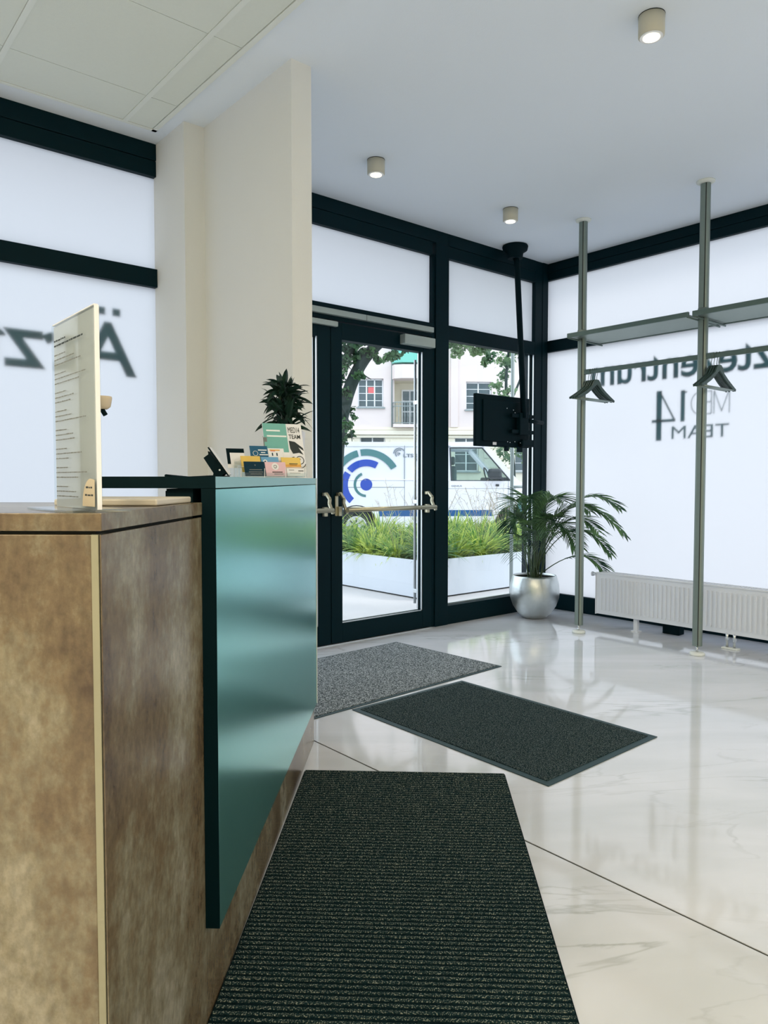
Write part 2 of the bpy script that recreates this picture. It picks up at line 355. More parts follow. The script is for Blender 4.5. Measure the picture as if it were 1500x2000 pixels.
# suspended tile field set flush into the ceiling on the left
TX = [1.69, 1.512, .868, .219, -.424, -1.067, -1.71, -2.353, -2.99]
TY = [3.93, 3.594, 2.935, 2.276, 1.617, .958, .299, -.36, -1.019, -1.678, -2.337, -2.996, -3.655, -3.98]
RW = .012
bx('ceiling_field_backing', 'gap', ce, -2.99, 1.69, -3.98, 3.93, CZ-.004, CZ+.001)
def L_trim():
    bm = BM()
    box(bm, 1.664, 1.69, -3.98, 3.93, CZ-.016, CZ-.004); box(bm, -2.99, 1.69, 3.906, 3.93, CZ-.016, CZ-.004)
    obj('edge_trim', bm, 'rail', ce)
L_trim()
for x in TX[1:-1]: bx('ceiling_rail', 'rail', ce, x-RW, x+RW, -3.98, 3.905, CZ-.017, CZ-.004)
for i in range(len(TX)-1):
    for j in range(len(TY)-1):
        x1 = TX[i] - (.030 if i == 0 else RW+.0015); x0 = TX[i+1] + RW + .0015
        y1 = TY[j] - (.027 if j == 0 else .0018); y0 = TY[j+1] + .0018
        if (x0 < -1.8 and y1 < 0): continue
        bx('ceiling_tile', 'tile', ce, x0, x1, y0, y1, CZ-.013, CZ-.004)

# ------------------------------------------------------------------ glazed fronts
FD = .07   # frame depth
def member(parent, *b, name='frame_member', m='frame', bev=.003): return bx(name, m, parent, *b, bev=bev)
def pane_y(parent, x0, x1, z0, z1, y, m, name='pane'):
    bm = BM(); quad(bm, (x0, y, z0), (x1, y, z0), (x1, y, z1), (x0, y, z1)); return obj(name, bm, m, parent)
def pane_x(parent, y0, y1, z0, z1, x, m, name='pane'):
    bm = BM(); quad(bm, (x, y0, z0), (x, y1, z0), (x, y1, z1), (x, y0, z1)); return obj(name, bm, m, parent)
Y0, Y1 = WY, WY+FD; GY = WY+.036
# window_1: reception window left of the pier
w1 = empty('window_1', (1.0, WY, 0), kind='structure')
member(w1, -3.0, 1.765, Y0-.003, Y1, 2.968, CZ); member(w1, -3.0, 1.765, Y0, Y1, 2.878, 2.965)
member(w1, -3.0, 1.765, Y0, Y1, 2.255, 2.358); member(w1, -3.0, 1.765, Y0, Y1, 0, .14)
for x in (-2.97, -.65): member(w1, x-.04, x+.04, Y0, Y1, .14, 2.88)
for a, b in ((-2.93, -.69), (-.61, 1.765)):
    pane_y(w1, a, b, .14, 2.255, GY, 'frost'); pane_y(w1, a, b, 2.358, 2.878, GY, 'frost')
text_mesh('lettering', 'Arztezentrum', (1.648, GY+.008, 1.740), (-1, 0, 0), (0, 0, 1), 5.629*.462, .285, 'letter', w1, offset=.014)
bx('umlaut_dot', 'letter', w1, 1.514, 1.558, GY+.008, GY+.0092, 2.066, 2.108); bx('umlaut_dot', 'letter', w1, 1.430, 1.474, GY+.008, GY+.0092, 2.066, 2.108)
# upper storeys project slightly over the glazing outside
plain('wall_upper_front', 'facade', -3.2, WX+.30, WY+.075, WY+.50, CZ+.02, 6.5)
plain('wall_upper_side', 'facade', WX+.135, WX+.30, -4.2, WY+.07, CZ+.02, 6.5)
# door_1: double door with fanlight
d1 = empty('door_1', (3.0, WY, 0), kind='structure')
XD0, XM, XJ0, XJ1 = 1.992, 2.99, 3.955, 4.126
member(d1, XD0, XJ1, Y0-.003, Y1, 2.968, CZ); member(d1, XD0, XJ0, Y0, Y1, 2.868, 2.966)
member(d1, XD0, XJ0, Y0, Y1, 2.245, 2.352); member(d1, XD0, XD0+.05, Y0, Y1, 0, 2.87)
member(d1, XJ0+.03, XJ1, Y0-.008, Y1+.02, 0, 2.968); member(d1, XJ0, XJ0+.028, Y0+.004, Y1, 0, 2.88)
pane_y(d1, XD0+.05, XJ0, 2.352, 2.868, GY, 'frost', 'fanlight_pane')
bx('threshold', 'silver', d1, XD0+.05, XJ0, Y0-.01, Y1+.02, 0, .006)
def leaf(x0, x1, st_l, st_r, name_side):
    lf = empty('door_leaf', (0, 0, 0)); lf.parent = d1; lf.location = Vector((x0, WY, 0)) - d1.location
    bm = BM(); z0, z1 = .008, 2.235; r = .135; tr = .115
    box(bm, x0, x0+st_l, Y0, Y1, z0, z1, bev=.003); box(bm, x1-st_r, x1, Y0, Y1, z0, z1, bev=.003)
    box(bm, x0+st_l, x1-st_r, Y0, Y1, z0, z0+r, bev=.003); box(bm, x0+st_l, x1-st_r, Y0, Y1, z1-tr, z1, bev=.003)
    obj('leaf_frame', bm, 'frame', lf)
    pane_y(lf, x0+st_l, x1-st_r, z0+r, z1-tr, GY, 'glass')
    bm = BM(); gx0, gx1, gz0, gz1 = x0+st_l, x1-st_r, z0+r, z1-tr
    for y in (Y0+.006, GY+.012):
        box(bm, gx1-.008, gx1, y, y+.010, gz0, gz1); box(bm, gx0, gx1, y, y+.008, gz0, gz0+.006)
    obj('lit_reveal_strip', bm, 'silver', lf)  # silver strips stand in for sunlight caught by the dark frame's reveals
    return lf
lfR = leaf(XM+.003, XJ0-.003, .095, .092, 'right'); lfL = leaf(XD0+.052, XM-.003, .10, .105, 'left')
def panic_bar(lf, xa, xb, zb):
    """push bar carried by two swept lever arms"""
    yb = Y0-.115
    bm = BM(); tube(bm, [(xa, yb, zb), (xb, yb, zb)], .0165, 14); obj('push_bar', bm, 'brass', lf)
    for x in (xa, xb):
        bm = BM(); w_ = .020
        path = [(Y0-.030, zb+.115), (Y0-.075, zb+.075), (Y0-.070, zb+.045), (Y0-.090, zb+.01), (yb, zb-.022)]
        th = .014
        for (ya, za), (yc, zc) in zip(path, path[1:]):
            d = Vector((0, yc-ya, zc-za)).normalized(); nn = Vector((0, -d.z, d.y))*th/2
            A = [Vector((x-w_/2, ya, za)), Vector((x-w_/2, yc, zc))]
            p = [A[0]+nn, A[1]+nn, A[1]-nn, A[0]-nn]
            vs = [bm.verts.new(q) for q in p]; vt = [bm.verts.new(q+Vector((w_, 0, 0))) for q in p]
            bm.faces.new(vs); bm.faces.new(vt[::-1])
            for k in range(4): bm.faces.new((vs[k], vs[(k+1) % 4], vt[(k+1) % 4], vt[k]))
        box(bm, x-.013, x+.013, Y0-.036, Y0-.0, zb-.045, zb+.02, bev=.003)
        box(bm, x-.013, x+.013, Y0-.034, Y0-.0, zb+.095, zb+.118, bev=.003)
        obj('lever_arm', bm, 'brass', lf)
panic_bar(lfR, 3.045, 3.885, .945); panic_bar(lfL, 2.13, 2.925, .945)
bx('lock_plate', 'brass', lfR, 3.018, 3.044, Y0-.014, Y0, .90, 1.04, bev=.004)
# tall outside pull handle on the right leaf
bm = BM(); tube(bm, [(3.895, Y1+.06, .18), (3.895, Y1+.06, 2.08)], .011, 12)
obj('pull_bar', bm, 'silver', lfR)
for z in (.28, .98, 1.75): bx('pull_bracket', 'silver', lfR, 3.883, 3.907, Y1, Y1+.07, z-.016, z+.016, bev=.003)
# door closers: slide rail over both leaves and bodies
bm = BM(); box(bm, XD0+.06, 3.94, Y0-.034, Y0, 2.272, 2.312, bev=.004); obj('closer_rail', bm, 'closer', d1)
bx('closer_rail_joint', 'gap', d1, 3.28, 3.283, Y0-.0345, Y0, 2.272, 2.312)
def closer(x0, x1, z0, z1, dep): return bx('door_closer', 'closer', d1, x0, x1, Y0-dep, Y0, z0, z1, bev=.006)
closer(3.62, 3.93, 2.150, 2.222, .062); closer(2.72, 3.035, 2.196, 2.232, .030)
# window_2: fixed window between doors and corner
w2 = empty('window_2', (4.6, WY, 0), kind='structure')
member(w2, XJ1, 5.2, Y0-.003, Y1, 2.968, CZ); member(w2, XJ1, 5.2, Y0, Y1, 2.873, 2.966)
member(w2, XJ1, 5.2, Y0, Y1, 2.245, 2.358); member(w2, XJ1, 5.2, Y0, Y1, 0, .15)
pane_y(w2, XJ1, 5.2, 2.358, 2.873, GY, 'frost'); pane_y(w2, XJ1, 5.2, .15, 2.245, GY, 'glass')
bm = BM(); box(bm, 5.19, 5.2, Y0+.006, Y0+.016, .15, 2.245); box(bm, 5.178, 5.19, GY+.008, GY+.02, .15, 2.245); box(bm, XJ1, 5.2, GY+.006, GY+.02, .15, .162)
obj('lit_reveal_strip', bm, 'silver', w2)  # bright reveal lines of this window, put in as silver colour
# trim_1: corner post
bm = BM(); box(bm, 5.2, WX, Y0, Y1+.06, 0, CZ, bev=.003); box(bm, WX, WX+.13, WY+.02, Y1+.06, 0, CZ, bev=.003); box(bm, 5.30, WX, WY-.004, WY, 0, CZ)
obj('trim_1', bm, 'frame', None, kind='structure')
# window_3: frosted side front
w3 = empty('window_3', (WX, 2, 0), kind='structure')
member(w3, WX-.003, WX+FD, -2.5, WY+.02, 2.985, CZ); member(w3, WX, WX+FD, -2.5, WY+.02, 2.915, 2.983)
member(w3, WX, WX+FD, -2.5, WY+.02, 2.285, 2.385); member(w3, WX, WX+FD, -2.5, WY+.02, 0, .14)
for y in (.55, -2.46): member(w3, WX, WX+FD, y-.04, y+.04, .14, 2.92)
GX = WX+.036
for a, b in ((-2.42, .51), (.59, WY+.02)):
    pane_x(w3, a, b, .14, 2.285, GX, 'frost'); pane_x(w3, a, b, 2.385, 2.915, GX, 'frost')
LX = GX+.006
# as read from inside the words run mirrored: outside text direction is +Y here
text_mesh('lettering', 'Ärztezentrum', (LX, 1.835, 1.944), (0, 1, 0), (0, 0, 1), 5.629*.325, .225, 'letter', w3, offset=.018)
bm = BM(); O = (LX, 0, 0); UX = (0, 1, 0); UY = (0, 0, 1); T = (.0012, 0, 0)
st = lambda pts, wd: stroke(bm, O, UX, UY, T, pts, wd)
st([(2.488, 1.645), (2.488, 1.82), (2.545, 1.66), (2.602, 1.815), (2.602, 1.645)], .006)
st([(2.672, 1.815), (2.622, 1.815), (2.622, 1.647), (2.672, 1.647)], .006); st([(2.622, 1.735), (2.672, 1.735)], .006)
st([(2.71, 1.647), (2.71, 1.815)], .006)
st([(2.71+.068*math.sin(PI*k/14), 1.731+.084*math.cos(PI*k/14)) for k in range(15)], .006)
st([(2.845, 1.832), (2.845, 1.607)], .034); st([(2.815, 1.822), (2.845, 1.828)], .012)
st([(3.040, 1.842), (3.040, 1.470)], .046); st([(3.095, 1.615), (2.908, 1.615)], .022); st([(2.912, 1.62), (3.03, 1.835)], .014)
obj('logo_figures', bm, 'letter', w3)
text_mesh('lettering', 'TEAM', (LX, 2.487, 1.470), (0, 1, 0), (0, 0, 1), .445, .098, 'letter', w3, offset=.0)

# ================================================================== RECEPTION DESK
F0 = Vector((1.82, 2.63, 0)); DD = Vector((.675, .738, 0)).normalized(); NN = Vector((DD.y, -DD.x, 0))
def W(s, p, z=0): return F0 - DD*s + NN*p + Vector((0, 0, z))
DM = Matrix((( -DD.x, NN.x, 0, F0.x), (-DD.y, NN.y, 0, F0.y), (0, 0, 1, 0), (0, 0, 0, 1)))   # local (s,p,z) -> world
def db(name, m, parent, s0, s1, p0, p1, z0, z1, bev=0, **kw): return bx(name, m, parent, s0, s1, p0, p1, z0, z1, bev=bev, mtx=DM, **kw)
desk = empty('reception_desk', W(2.0, -.4, 0), label='reception desk clad in rusty stone laminate with a raised teal front panel', cat='desk')
SN, SR = 2.170, 1.685
db('side_panel', 'lam', desk, 0, SN, -.0018, 0, 0, 1.074, bev=.0015, label='long greyish laminate panel facing the floor mats')
db('panel_edge', 'lam_edge', desk, SN-.019, SN+.001, -.0135, -.0035, 0, 1.074)
db('end_panel', 'lam', desk, SN-.020, SN-.001, -.85, -.0140, 0, 1.074, bev=.0015, label='brown laminate end panel facing the camera')
db('joint_strip', 'gap', desk, SN-.019, SN-.003, -.0141, -.0017, 0, 1.075)
db('recess', 'gap', desk, SR+.02, SN-.012, -.84, -.012, 1.070, 1.079)
db('countertop', 'lam', desk, SR, SN+.002, -.855, .002, 1.079, 1.104, bev=.0012)
db('inner_panel', 'lam', desk, SR, SR+.018, -.85, -.02, 0, 1.07)
db('work_surface', 'lam', desk, .05, SR, -.75, -.02, .73, .76)
db('far_panel', 'lam', desk, 0, .02, -.75, -.02, 0, .73)
# raised counter: slab on top and a tall thin front panel
db('raised_top', 'tealtop', desk, .13, SR, -.285, .030, 1.133, 1.157, bev=.001)
db('front_panel', 'teal', desk, .13, SR, .0005, .030, .212, 1.131, bev=.001, label='tall satin teal front panel')
db('darkened_end', 'black', desk, SR, SR+.002, -.285, .030, 1.133, 1.157); db('darkened_end', 'black', desk, SR, SR+.002, .0005, .030, .212, 1.132)  # near ends coloured black, in place of teal reflecting a dark room
db('far_cap', 'rail', desk, .124, .13, -.285, .032, .212, 1.157)
db('top_support', 'black', desk, .3, SR-.01, -.075, -.02, 1.07, 1.132)

def on_desk(name, loc, label, cat, group=None): return empty(name, loc, label=label, cat=cat, group=group)
# letter trays
lt = on_desk('letter_tray', W(1.5, -.12, .76), 'stack of black letter trays standing under the raised teal counter', 'tray')
for k in range(7):
    z = .784+k*.049; j = random.uniform(-.008, .008)
    bm = BM(); mt = DM @ Matrix.Translation((0, j, 0))
    box(bm, 1.36, 1.64, -.165, -.078, z, z+.004, mtx=mt); box(bm, 1.36, 1.64, -.165, -.161, z, z+.028, mtx=mt); box(bm, 1.36, 1.64, -.082, -.078, z, z+.049, mtx=mt)
    obj('tray', bm, 'black', lt)
# sign holder
sg = on_desk('sign_holder', (.365, 1.15, 1.104), 'upright acrylic holder with a printed list standing at the near corner of the desk', 'sign')
sx, sy0, sy1, sz1 = .362, 1.052, 1.243, 1.392
bm = BM(); box(bm, sx-.0012, sx+.0012, sy0, sy1, 1.108, sz1); sheet = obj('sheet', bm, None, sg)
def paper_mat():
    m = bpy.data.materials.new('printed_sheet'); m.use_nodes = True; n = m.node_tree; n.nodes.clear(); L = n.links
    o = n.nodes.new('ShaderNodeOutputMaterial'); d = n.nodes.new('ShaderNodeBsdfDiffuse'); d.inputs[0].default_value = (.88, .88, .90, 1)
    t = n.nodes.new('ShaderNodeBsdfTransparent'); tr = n.nodes.new('ShaderNodeBsdfTranslucent'); tr.inputs[0].default_value = (.8, .8, .82, 1)
    a = n.nodes.new('ShaderNodeMixShader'); a.inputs[0].default_value = .35; L.new(d.outputs[0], a.inputs[1]); L.new(tr.outputs[0], a.inputs[2])
    b = n.nodes.new('ShaderNodeMixShader'); b.inputs[0].default_value = .10; L.new(a.outputs[0], b.inputs[1]); L.new(t.outputs[0], b.inputs[2])
    L.new(b.outputs[0], o.inputs[0]); return m
sheet.data.materials.append(paper_mat())
bm = BM()
for a in (-.0045, .0025): box(bm, sx+a, sx+a+.002, sy0-.001, sy1+.001, 1.108, sz1+.002)
obj('cover', bm, 'acryl', sg)
bm = BM(); box(bm, sx-.0030, sx+.0030, sy0-.003, sy0-.001, 1.108, sz1+.002); box(bm, sx-.0030, sx+.0030, sy0, sy1, sz1+.002, sz1+.004)
obj('cover_edge', bm, 'paper', sg)
bm = BM(); box(bm, sx-.045, sx+.045, sy0-.004, sy1+.004, 1.1045, 1.1075, bev=.0008); obj('base', bm, 'acryl', sg)
# lines of print on the side facing the desk user (too small to read: broken strokes)
bm = BM(); bd = BM(); rnd = random.Random(3)
xface = sx-.0050
def scribble(b, z, y_start, width, h=.0022):
    y = y_start
    while y > y_start-width:
        L = rnd.uniform(.004, .016); y2 = max(y-L, y_start-width)
        box(b, xface-.0002, xface, y2, y, z, z+h*rnd.uniform(.7, 1)); y = y2-.0025
z = 1.366
for blk in range(9):
    for k in range(3 if blk else 2):
        scribble(bd if blk == 0 else bm, z, sy1-.014, rnd.uniform(.06, .15) if k else .055, .0028 if blk == 0 else .0018); z -= .0075
    z -= .0068
obj('fine_print', bm, 'ink', sg); obj('heading_print', bd, 'inkdark', sg)
bm = BM(); cy, cz = sy0+.022, 1.1145
pts = [(sy0+.002, 1.112), (sy0+.002, 1.150)] + [(sy0+.018+.036*math.sin(a), 1.112+.040*math.cos(a)) for a in [PI/2*k/10 for k in range(11)]]
prism(bm, pts, (xface-.0001, 0, 0), (0, 1, 0), (0, 0, 1), (-.0003, 0, 0)); obj('beige_corner_print', bm, 'beige', sg)
bm = BM(); xface -= .0004; scribble(bm, 1.138, sy0+.038, .026, .003); scribble(bm, 1.127, sy0+.042, .034, .003); obj('corner_print', bm, 'inkdark', sg)
# pump dispenser behind the sign
dp = on_desk('pump_dispenser', (.47, 1.3, 1.104), 'slim dispenser with beige pump head peeking out behind the acrylic sign', 'dispenser')
c = Vector((.405, 1.250, 1.096))
bm = BM(); lathe(bm, [(.017, .009), (.018, .014), (.018, .12), (.008, .135), (.007, .165)], c, 20); obj('bottle', bm, 'paper', dp)
bm = BM(); q = c+Vector((.030, -.006, 0)); lathe(bm, [(.009, .172), (.014, .176), (.0165, .190), (.016, .193)], q, 20); obj('pump_head', bm, 'tan', dp)
bm = BM(); tube(bm, [q+Vector((0, 0, .172)), q+Vector((.005, -.003, .162))], .004, 8); obj('nozzle', bm, 'black', dp)
# slim cream box lying on the countertop
def flat(name, m, s0, s1, p0, p1, z0, z1, label, cat, bev=.003):
    o = db(name, m, None, s0, s1, p0, p1, z0, z1, bev=bev); tag(o, label, cat); return o
flat('keyboard', 'tablet', 1.70, 1.90, -.20, -.016, 1.1045, 1.1165, 'flat cream plastic keyboard lying on the desk behind the sign', 'keyboard')
lf = empty('leaflet', (.44, 1.25, 1.105), label='small cyan leaflet standing right behind the acrylic sign', cat='leaflet')
bm = BM(); prism(bm, [(0, 0), (.010, 0), (.004, .046), (0, .050)], (.404, 1.222, 1.1172), (.75, -.2, 0), (0, 0, 1), (.0006, .0012, 0)); obj('page', bm, 'cyan', lf)

# card terminal
tz = 1.1575; ts = .75
def tp(px, py): return (-.25+(px-405)*.00162, tz+(930-py)*.00166)
ct = on_desk('card_terminal', W(ts, -.2, tz), 'black card terminal tilted on its stand at the left of the business cards', 'terminal')
def terpart(name, pts, m, w0, w1):
    bm = BM(); prism(bm, [tp(*q) for q in pts], W(ts+w0, 0), NN, (0, 0, 1), DD*(w0-w1)); return obj(name, bm, m, ct)
terpart('housing', [(403, 891), (413, 884), (412, 878), (450, 919), (436, 929), (422, 929), (423, 921)], 'black', .035, -.0)
terpart('display_plate', [(413, 871), (416, 870), (456, 925), (453, 926)], 'black', .045, .015)
terpart('display_rim', [(416.4, 870), (417.6, 871), (457, 924), (456.2, 925)], 'paper', .045, .015)
terpart('foot', [(418, 930), (420, 926), (444, 926), (448, 930)], 'black', .04, -.04)
bm = BM(); tube(bm, [W(ts, tp(420, 925)[0], 1.162), W(ts+.15, tp(395, 925)[0], 1.157), W(ts+.40, tp(390, 925)[0]+.02, 1.162)], .004, 8); obj('cable', bm, 'black', ct)
bm = BM(); tube(bm, [W(ts+.0405, tp(437, 915)[0], tp(437, 915)[1]), W(ts+.042, tp(437, 915)[0], tp(437, 915)[1])], .003, 12); obj('lock_button', bm, 'silver', ct)

# tiered acrylic rack with business cards, turned a little towards the visitors' side
PH = math.radians(33)
UXc = (NN*math.cos(PH) + DD*math.sin(PH)).normalized(); BK = (DD*math.cos(PH) - NN*math.sin(PH)).normalized()
RO = W(.62, -.170, 1.1575)
CR, CU = Vector((math.cos(YAW), -math.sin(YAW), 0)), Vector((math.sin(YAW)*math.sin(PITCH), math.cos(YAW)*math.sin(PITCH), math.cos(PITCH)))
CF = Vector((math.sin(YAW)*math.cos(PITCH), math.cos(YAW)*math.cos(PITCH), -math.sin(PITCH)))
def on_row(px, py, b):
    """(along, height) on the rack row b metres back, for a measured bearing"""
    d = CF + CR*(px-750)/1434 - CU*(py-1000)/1434; P0 = RO + BK*b - Vector((0, 0, CAM_H))
    P = d*(P0.dot(BK)/d.dot(BK)); return (P-P0).dot(UXc), P.z+CAM_H
RM = Matrix(((UXc.x, BK.x, 0, RO.x), (UXc.y, BK.y, 0, RO.y), (0, 0, 1, RO.z), (0, 0, 0, 1)))
rack = on_desk('card_rack', RO, 'clear tiered acrylic rack for business cards on the raised teal counter', 'card rack')
a0, a1 = on_row(470, 930, 0)[0], on_row(598, 930, 0)[0]
bm = BM()
for k in range(3): box(bm, a0, a1, -.004+.036*k, -.002+.036*k, .0008, .018+.022*k, mtx=RM)
box(bm, a0, a1, -.004, .105, .0003, .0018, mtx=RM)
for a in (a0-.002, a1): box(bm, a, a+.002, -.004, .105, .0003, .045, mtx=RM)
obj('shelf', bm, 'acryl', rack)
bm = BM()
for px in (470, 516, 557, 596):
    a = on_row(px, 930, 0)[0]; box(bm, a-.0012, a+.0012, -.0055, -.0042, .001, .034, mtx=RM)
box(bm, a0, a1, -.0058, -.0042, .0003, .0022, mtx=RM)
for k in (1, 2):
    for a in (a0, a0+.092, a0+.184): box(bm, a-.0009, a+.0009, .036*k-.0055, .036*k-.0045, .004, .018+.022*k, mtx=RM)
    box(bm, a0, a1, .036*k-.0055, .036*k-.0045, .0165+.022*k, .018+.022*k, mtx=RM)
obj('rack_edge', bm, 'paper', rack)
def card(name, x0, x1, ytop, ybot, b, m, label, cat='business card', lean=.36, group='business cards in the acrylic rack', thick=.004):
    """a small stack of cards leaning back in the rack"""
    aa, z0 = on_row(x0, ybot, b); ab, _ = on_row(x1, ybot, b); z1 = on_row(x0, ytop, b)[1]; z0 = max(z0, 1.1595)
    up = (Vector((0, 0, 1))*math.cos(lean) + BK*math.sin(lean)); o = RO + UXc*aa + BK*b; o.z = z0
    e = empty(name, o, label=label, cat=cat, group=group)
    H = (z1-z0)/math.cos(lean); Wd = ab-aa
    bm = BM(); prism(bm, [(0, 0), (Wd, 0), (Wd, H), (0, H)], o, UXc, up, BK*thick); obj('sheet', bm, m, e)
    return e, o, up, Wd, H
def cprint(e, o, up, Wd, H, a, b, w_, h, m, name='print'):
    bm = BM(); prism(bm, [(a*Wd, b*H), ((a+w_)*Wd, b*H), ((a+w_)*Wd, (b+h)*H), (a*Wd, (b+h)*H)], o-BK*.0004, UXc, up, BK*.0003); return obj(name, bm, m, e)
def cring(e, o, up, Wd, H, a, b, r0, r1, m, name='emblem'):
    bm = BM(); ring_sector(bm, o-BK*.0004+UXc*a*Wd+up*b*H, UXc, up, BK*.0003, r0, r1, 0, 2*PI, 18); return obj(name, bm, m, e)
K = card('business_card', 480, 520, 901, 930, 0, 'navy', 'navy business card in the front row of the rack, leftmost')
cprint(*K, .22, .42, .62, .05, 'ink'); cprint(*K, .18, .27, .7, .05, 'ink'); cprint(*K, .25, .13, .55, .04, 'ink'); cprint(*K, .5, .72, .05, .08, 'ink')
K = card('business_card', 521, 561, 902, 930, 0, 'pink', 'pink business card with a white circle in the front row of the rack')
cring(*K, .48, .68, 0.0005, .0135, 'paper'); cring(*K, .48, .68, .004, .007, 'ink'); cprint(*K, .3, .26, .5, .06, 'inkdark'); cprint(*K, .38, .13, .45, .05, 'ink')
K = card('business_card', 562, 596, 914, 930, 0, 'paper', 'pale business card with thin grey lines at the right end of the front row')
cprint(*K, .12, .72, .3, .08, 'ink'); cprint(*K, .65, .6, .3, .10, 'inkdark'); cprint(*K, .15, .35, .6, .05, 'ink')
K = card('business_card', 474, 512, 890, 922, 0.036, 'yellow', 'plain yellow business card in the middle row behind the navy one')
K = card('business_card', 514, 548, 892, 925, 0.036, 'sky', 'light blue business card with a dark ring in the middle row')
cring(*K, .22, .72, .004, .008, 'whiteink'); cring(*K, .22, .72, .0003, .003, 'navy')
K = card('business_card', 553, 590, 893, 921, 0.036, 'yellow', 'yellow and orange business card in the middle row at the right')
cprint(*K, 0, 0, 1, .5, 'orange'); cprint(*K, .38, .53, .45, .05, 'inkdark'); cprint(*K, .38, .42, .4, .08, 'orange')
K = card('business_card', 446, 481, 875, 914, 0.072, 'paper', 'white business card with a black top edge standing at the far left of the rack')
cprint(*K, 0, .78, 1, .22, 'black'); cprint(*K, 0, .2, .18, .58, 'black')
K = card('business_card', 492, 526, 870, 903, 0.072, 'blue', 'dark blue business card with a white loop in the back row')
cring(*K, .28, .55, .0085, .0098, 'whiteink'); cprint(*K, .45, .72, .5, .06, 'whiteink'); cprint(*K, .6, .58, .25, .05, 'whiteink'); cprint(*K, .5, .44, .5, .06, 'whiteink'); cprint(*K, .5, .28, .45, .03, 'ink')
K = card('business_card', 527, 558, 875, 905, 0.072, 'paper', 'white business card with an orange line of print in the back row')
cprint(*K, .1, .84, .65, .08, 'orange'); cprint(*K, .15, .80, .3, .05, 'red'); cprint(*K, .22, .5, .07, .2, 'navy', 'figure'); cprint(*K, .5, .5, .07, .2, 'navy', 'figure')
K = card('business_card', 556, 570, 883, 905, 0.070, 'paper', 'narrow plain white business card in the back row at the right')
# brochure
br, o, up, Wd, H = card('brochure', 524, 600, 824, 925, 0.100, 'paper', 'large mint and white brochure with an inked eye behind the business cards', 'brochure', .30, None)
kk = (br, o, up, Wd, H)
cprint(*kk, 0, .22, .60, .78, 'cardteal', 'mint_panel')
for b_, w_ in ((.42, .22), (.375, .40), (.33, .26), (.285, .55)): cprint(*[*kk[:1], o-BK*.0004, up, Wd, H], .08, b_, w_, .016, 'inkdark')
cprint(br, o-BK*.0004, up, Wd, H, .08, .84, .35, .03, 'whiteink'); cprint(br, o-BK*.0004, up, Wd, H, .08, .73, .5, .03, 'whiteink')
text_mesh('lettering', 'MED14', o-BK*.0006+UXc*.64*Wd+up*.82*H, UXc, up, .30*Wd, .115*H, 'inkdark', br, t=.0002)
text_mesh('lettering', 'TEAM', o-BK*.0006+UXc*.64*Wd+up*.70*H, UXc, up, .30*Wd, .085*H, 'inkdark', br, t=.0002, offset=.01)
bm = BM(); oo = o-BK*.0006
prism(bm, [(.63*Wd, .66*H), (.78*Wd, .64*H), (.97*Wd, .52*H), (.99*Wd, .46*H), (.86*Wd, .53*H), (.97*Wd, .38*H), (.86*Wd, .42*H), (.70*Wd, .40*H), (.64*Wd, .5*H)], oo, UXc, up, BK*.0003)
ring_sector(bm, oo+UXc*.86*Wd+up*.27*H, UXc, up, BK*.0003, .014, .017, 0, 2*PI, 20); ring_sector(bm, oo+UXc*.84*Wd+up*.29*H, UXc, up, BK*.0003, .0002, .0055, 0, 2*PI, 12)
ring_sector(bm, oo+UXc*.86*Wd+up*.23*H, UXc, up, BK*.0003, .021, .024, PI*1.1, PI*1.9, 12); prism(bm, [(.66*Wd, .24*H), (.72*Wd, .24*H), (.72*Wd, .34*H), (.66*Wd, .33*H)], oo, UXc, up, BK*.0003)
obj('eye_drawing', bm, 'inkdark', br)
fo = card('folder', 520, 527, 853, 920, 0.112, 'ink', 'dark narrow folder edge showing left of the mint brochure', 'folder', .22, None, .002)

# potted plant on the counter
pp = W(.20, -.085, 1.1575)
pot = on_desk('potted_plant', pp, 'bushy dark leaved plant in a square white pot on the teal counter', 'plant')
bm = BM(); MP = Matrix.Translation(pp) @ Matrix.Rotation(math.atan2(DD.y, DD.x), 4, 'Z')
def ring4(h, r): return [MP @ Vector((a*r, b*r, h)) for a, b in ((-1, -1), (1, -1), (1, 1), (-1, 1))]
for h0, h1, r0, r1 in ((0, .19, .058, .072), (.178, .179, .0, .069)):
    A = [bm.verts.new(v) for v in ring4(h0, max(r0, .001))]; B = [bm.verts.new(v) for v in ring4(h1, r1)]
    for k in range(4): bm.faces.new((A[k], A[(k+1) % 4], B[(k+1) % 4], B[k]))
    if h0 == 0: bm.faces.new(A)
A = [bm.verts.new(v) for v in ring4(.19, .072)]; B = [bm.verts.new(v) for v in ring4(.19, .066)]; C_ = [bm.verts.new(v) for v in ring4(.176, .066)]
for k in range(4): bm.faces.new((A[k], A[(k+1) % 4], B[(k+1) % 4], B[k])); bm.faces.new((B[k], B[(k+1) % 4], C_[(k+1) % 4], C_[k]))
obj('pot', bm, 'paper', pot)
bm = BM(); quad(bm, *ring4(.180, .068)); obj('soil', bm, 'soil', pot)
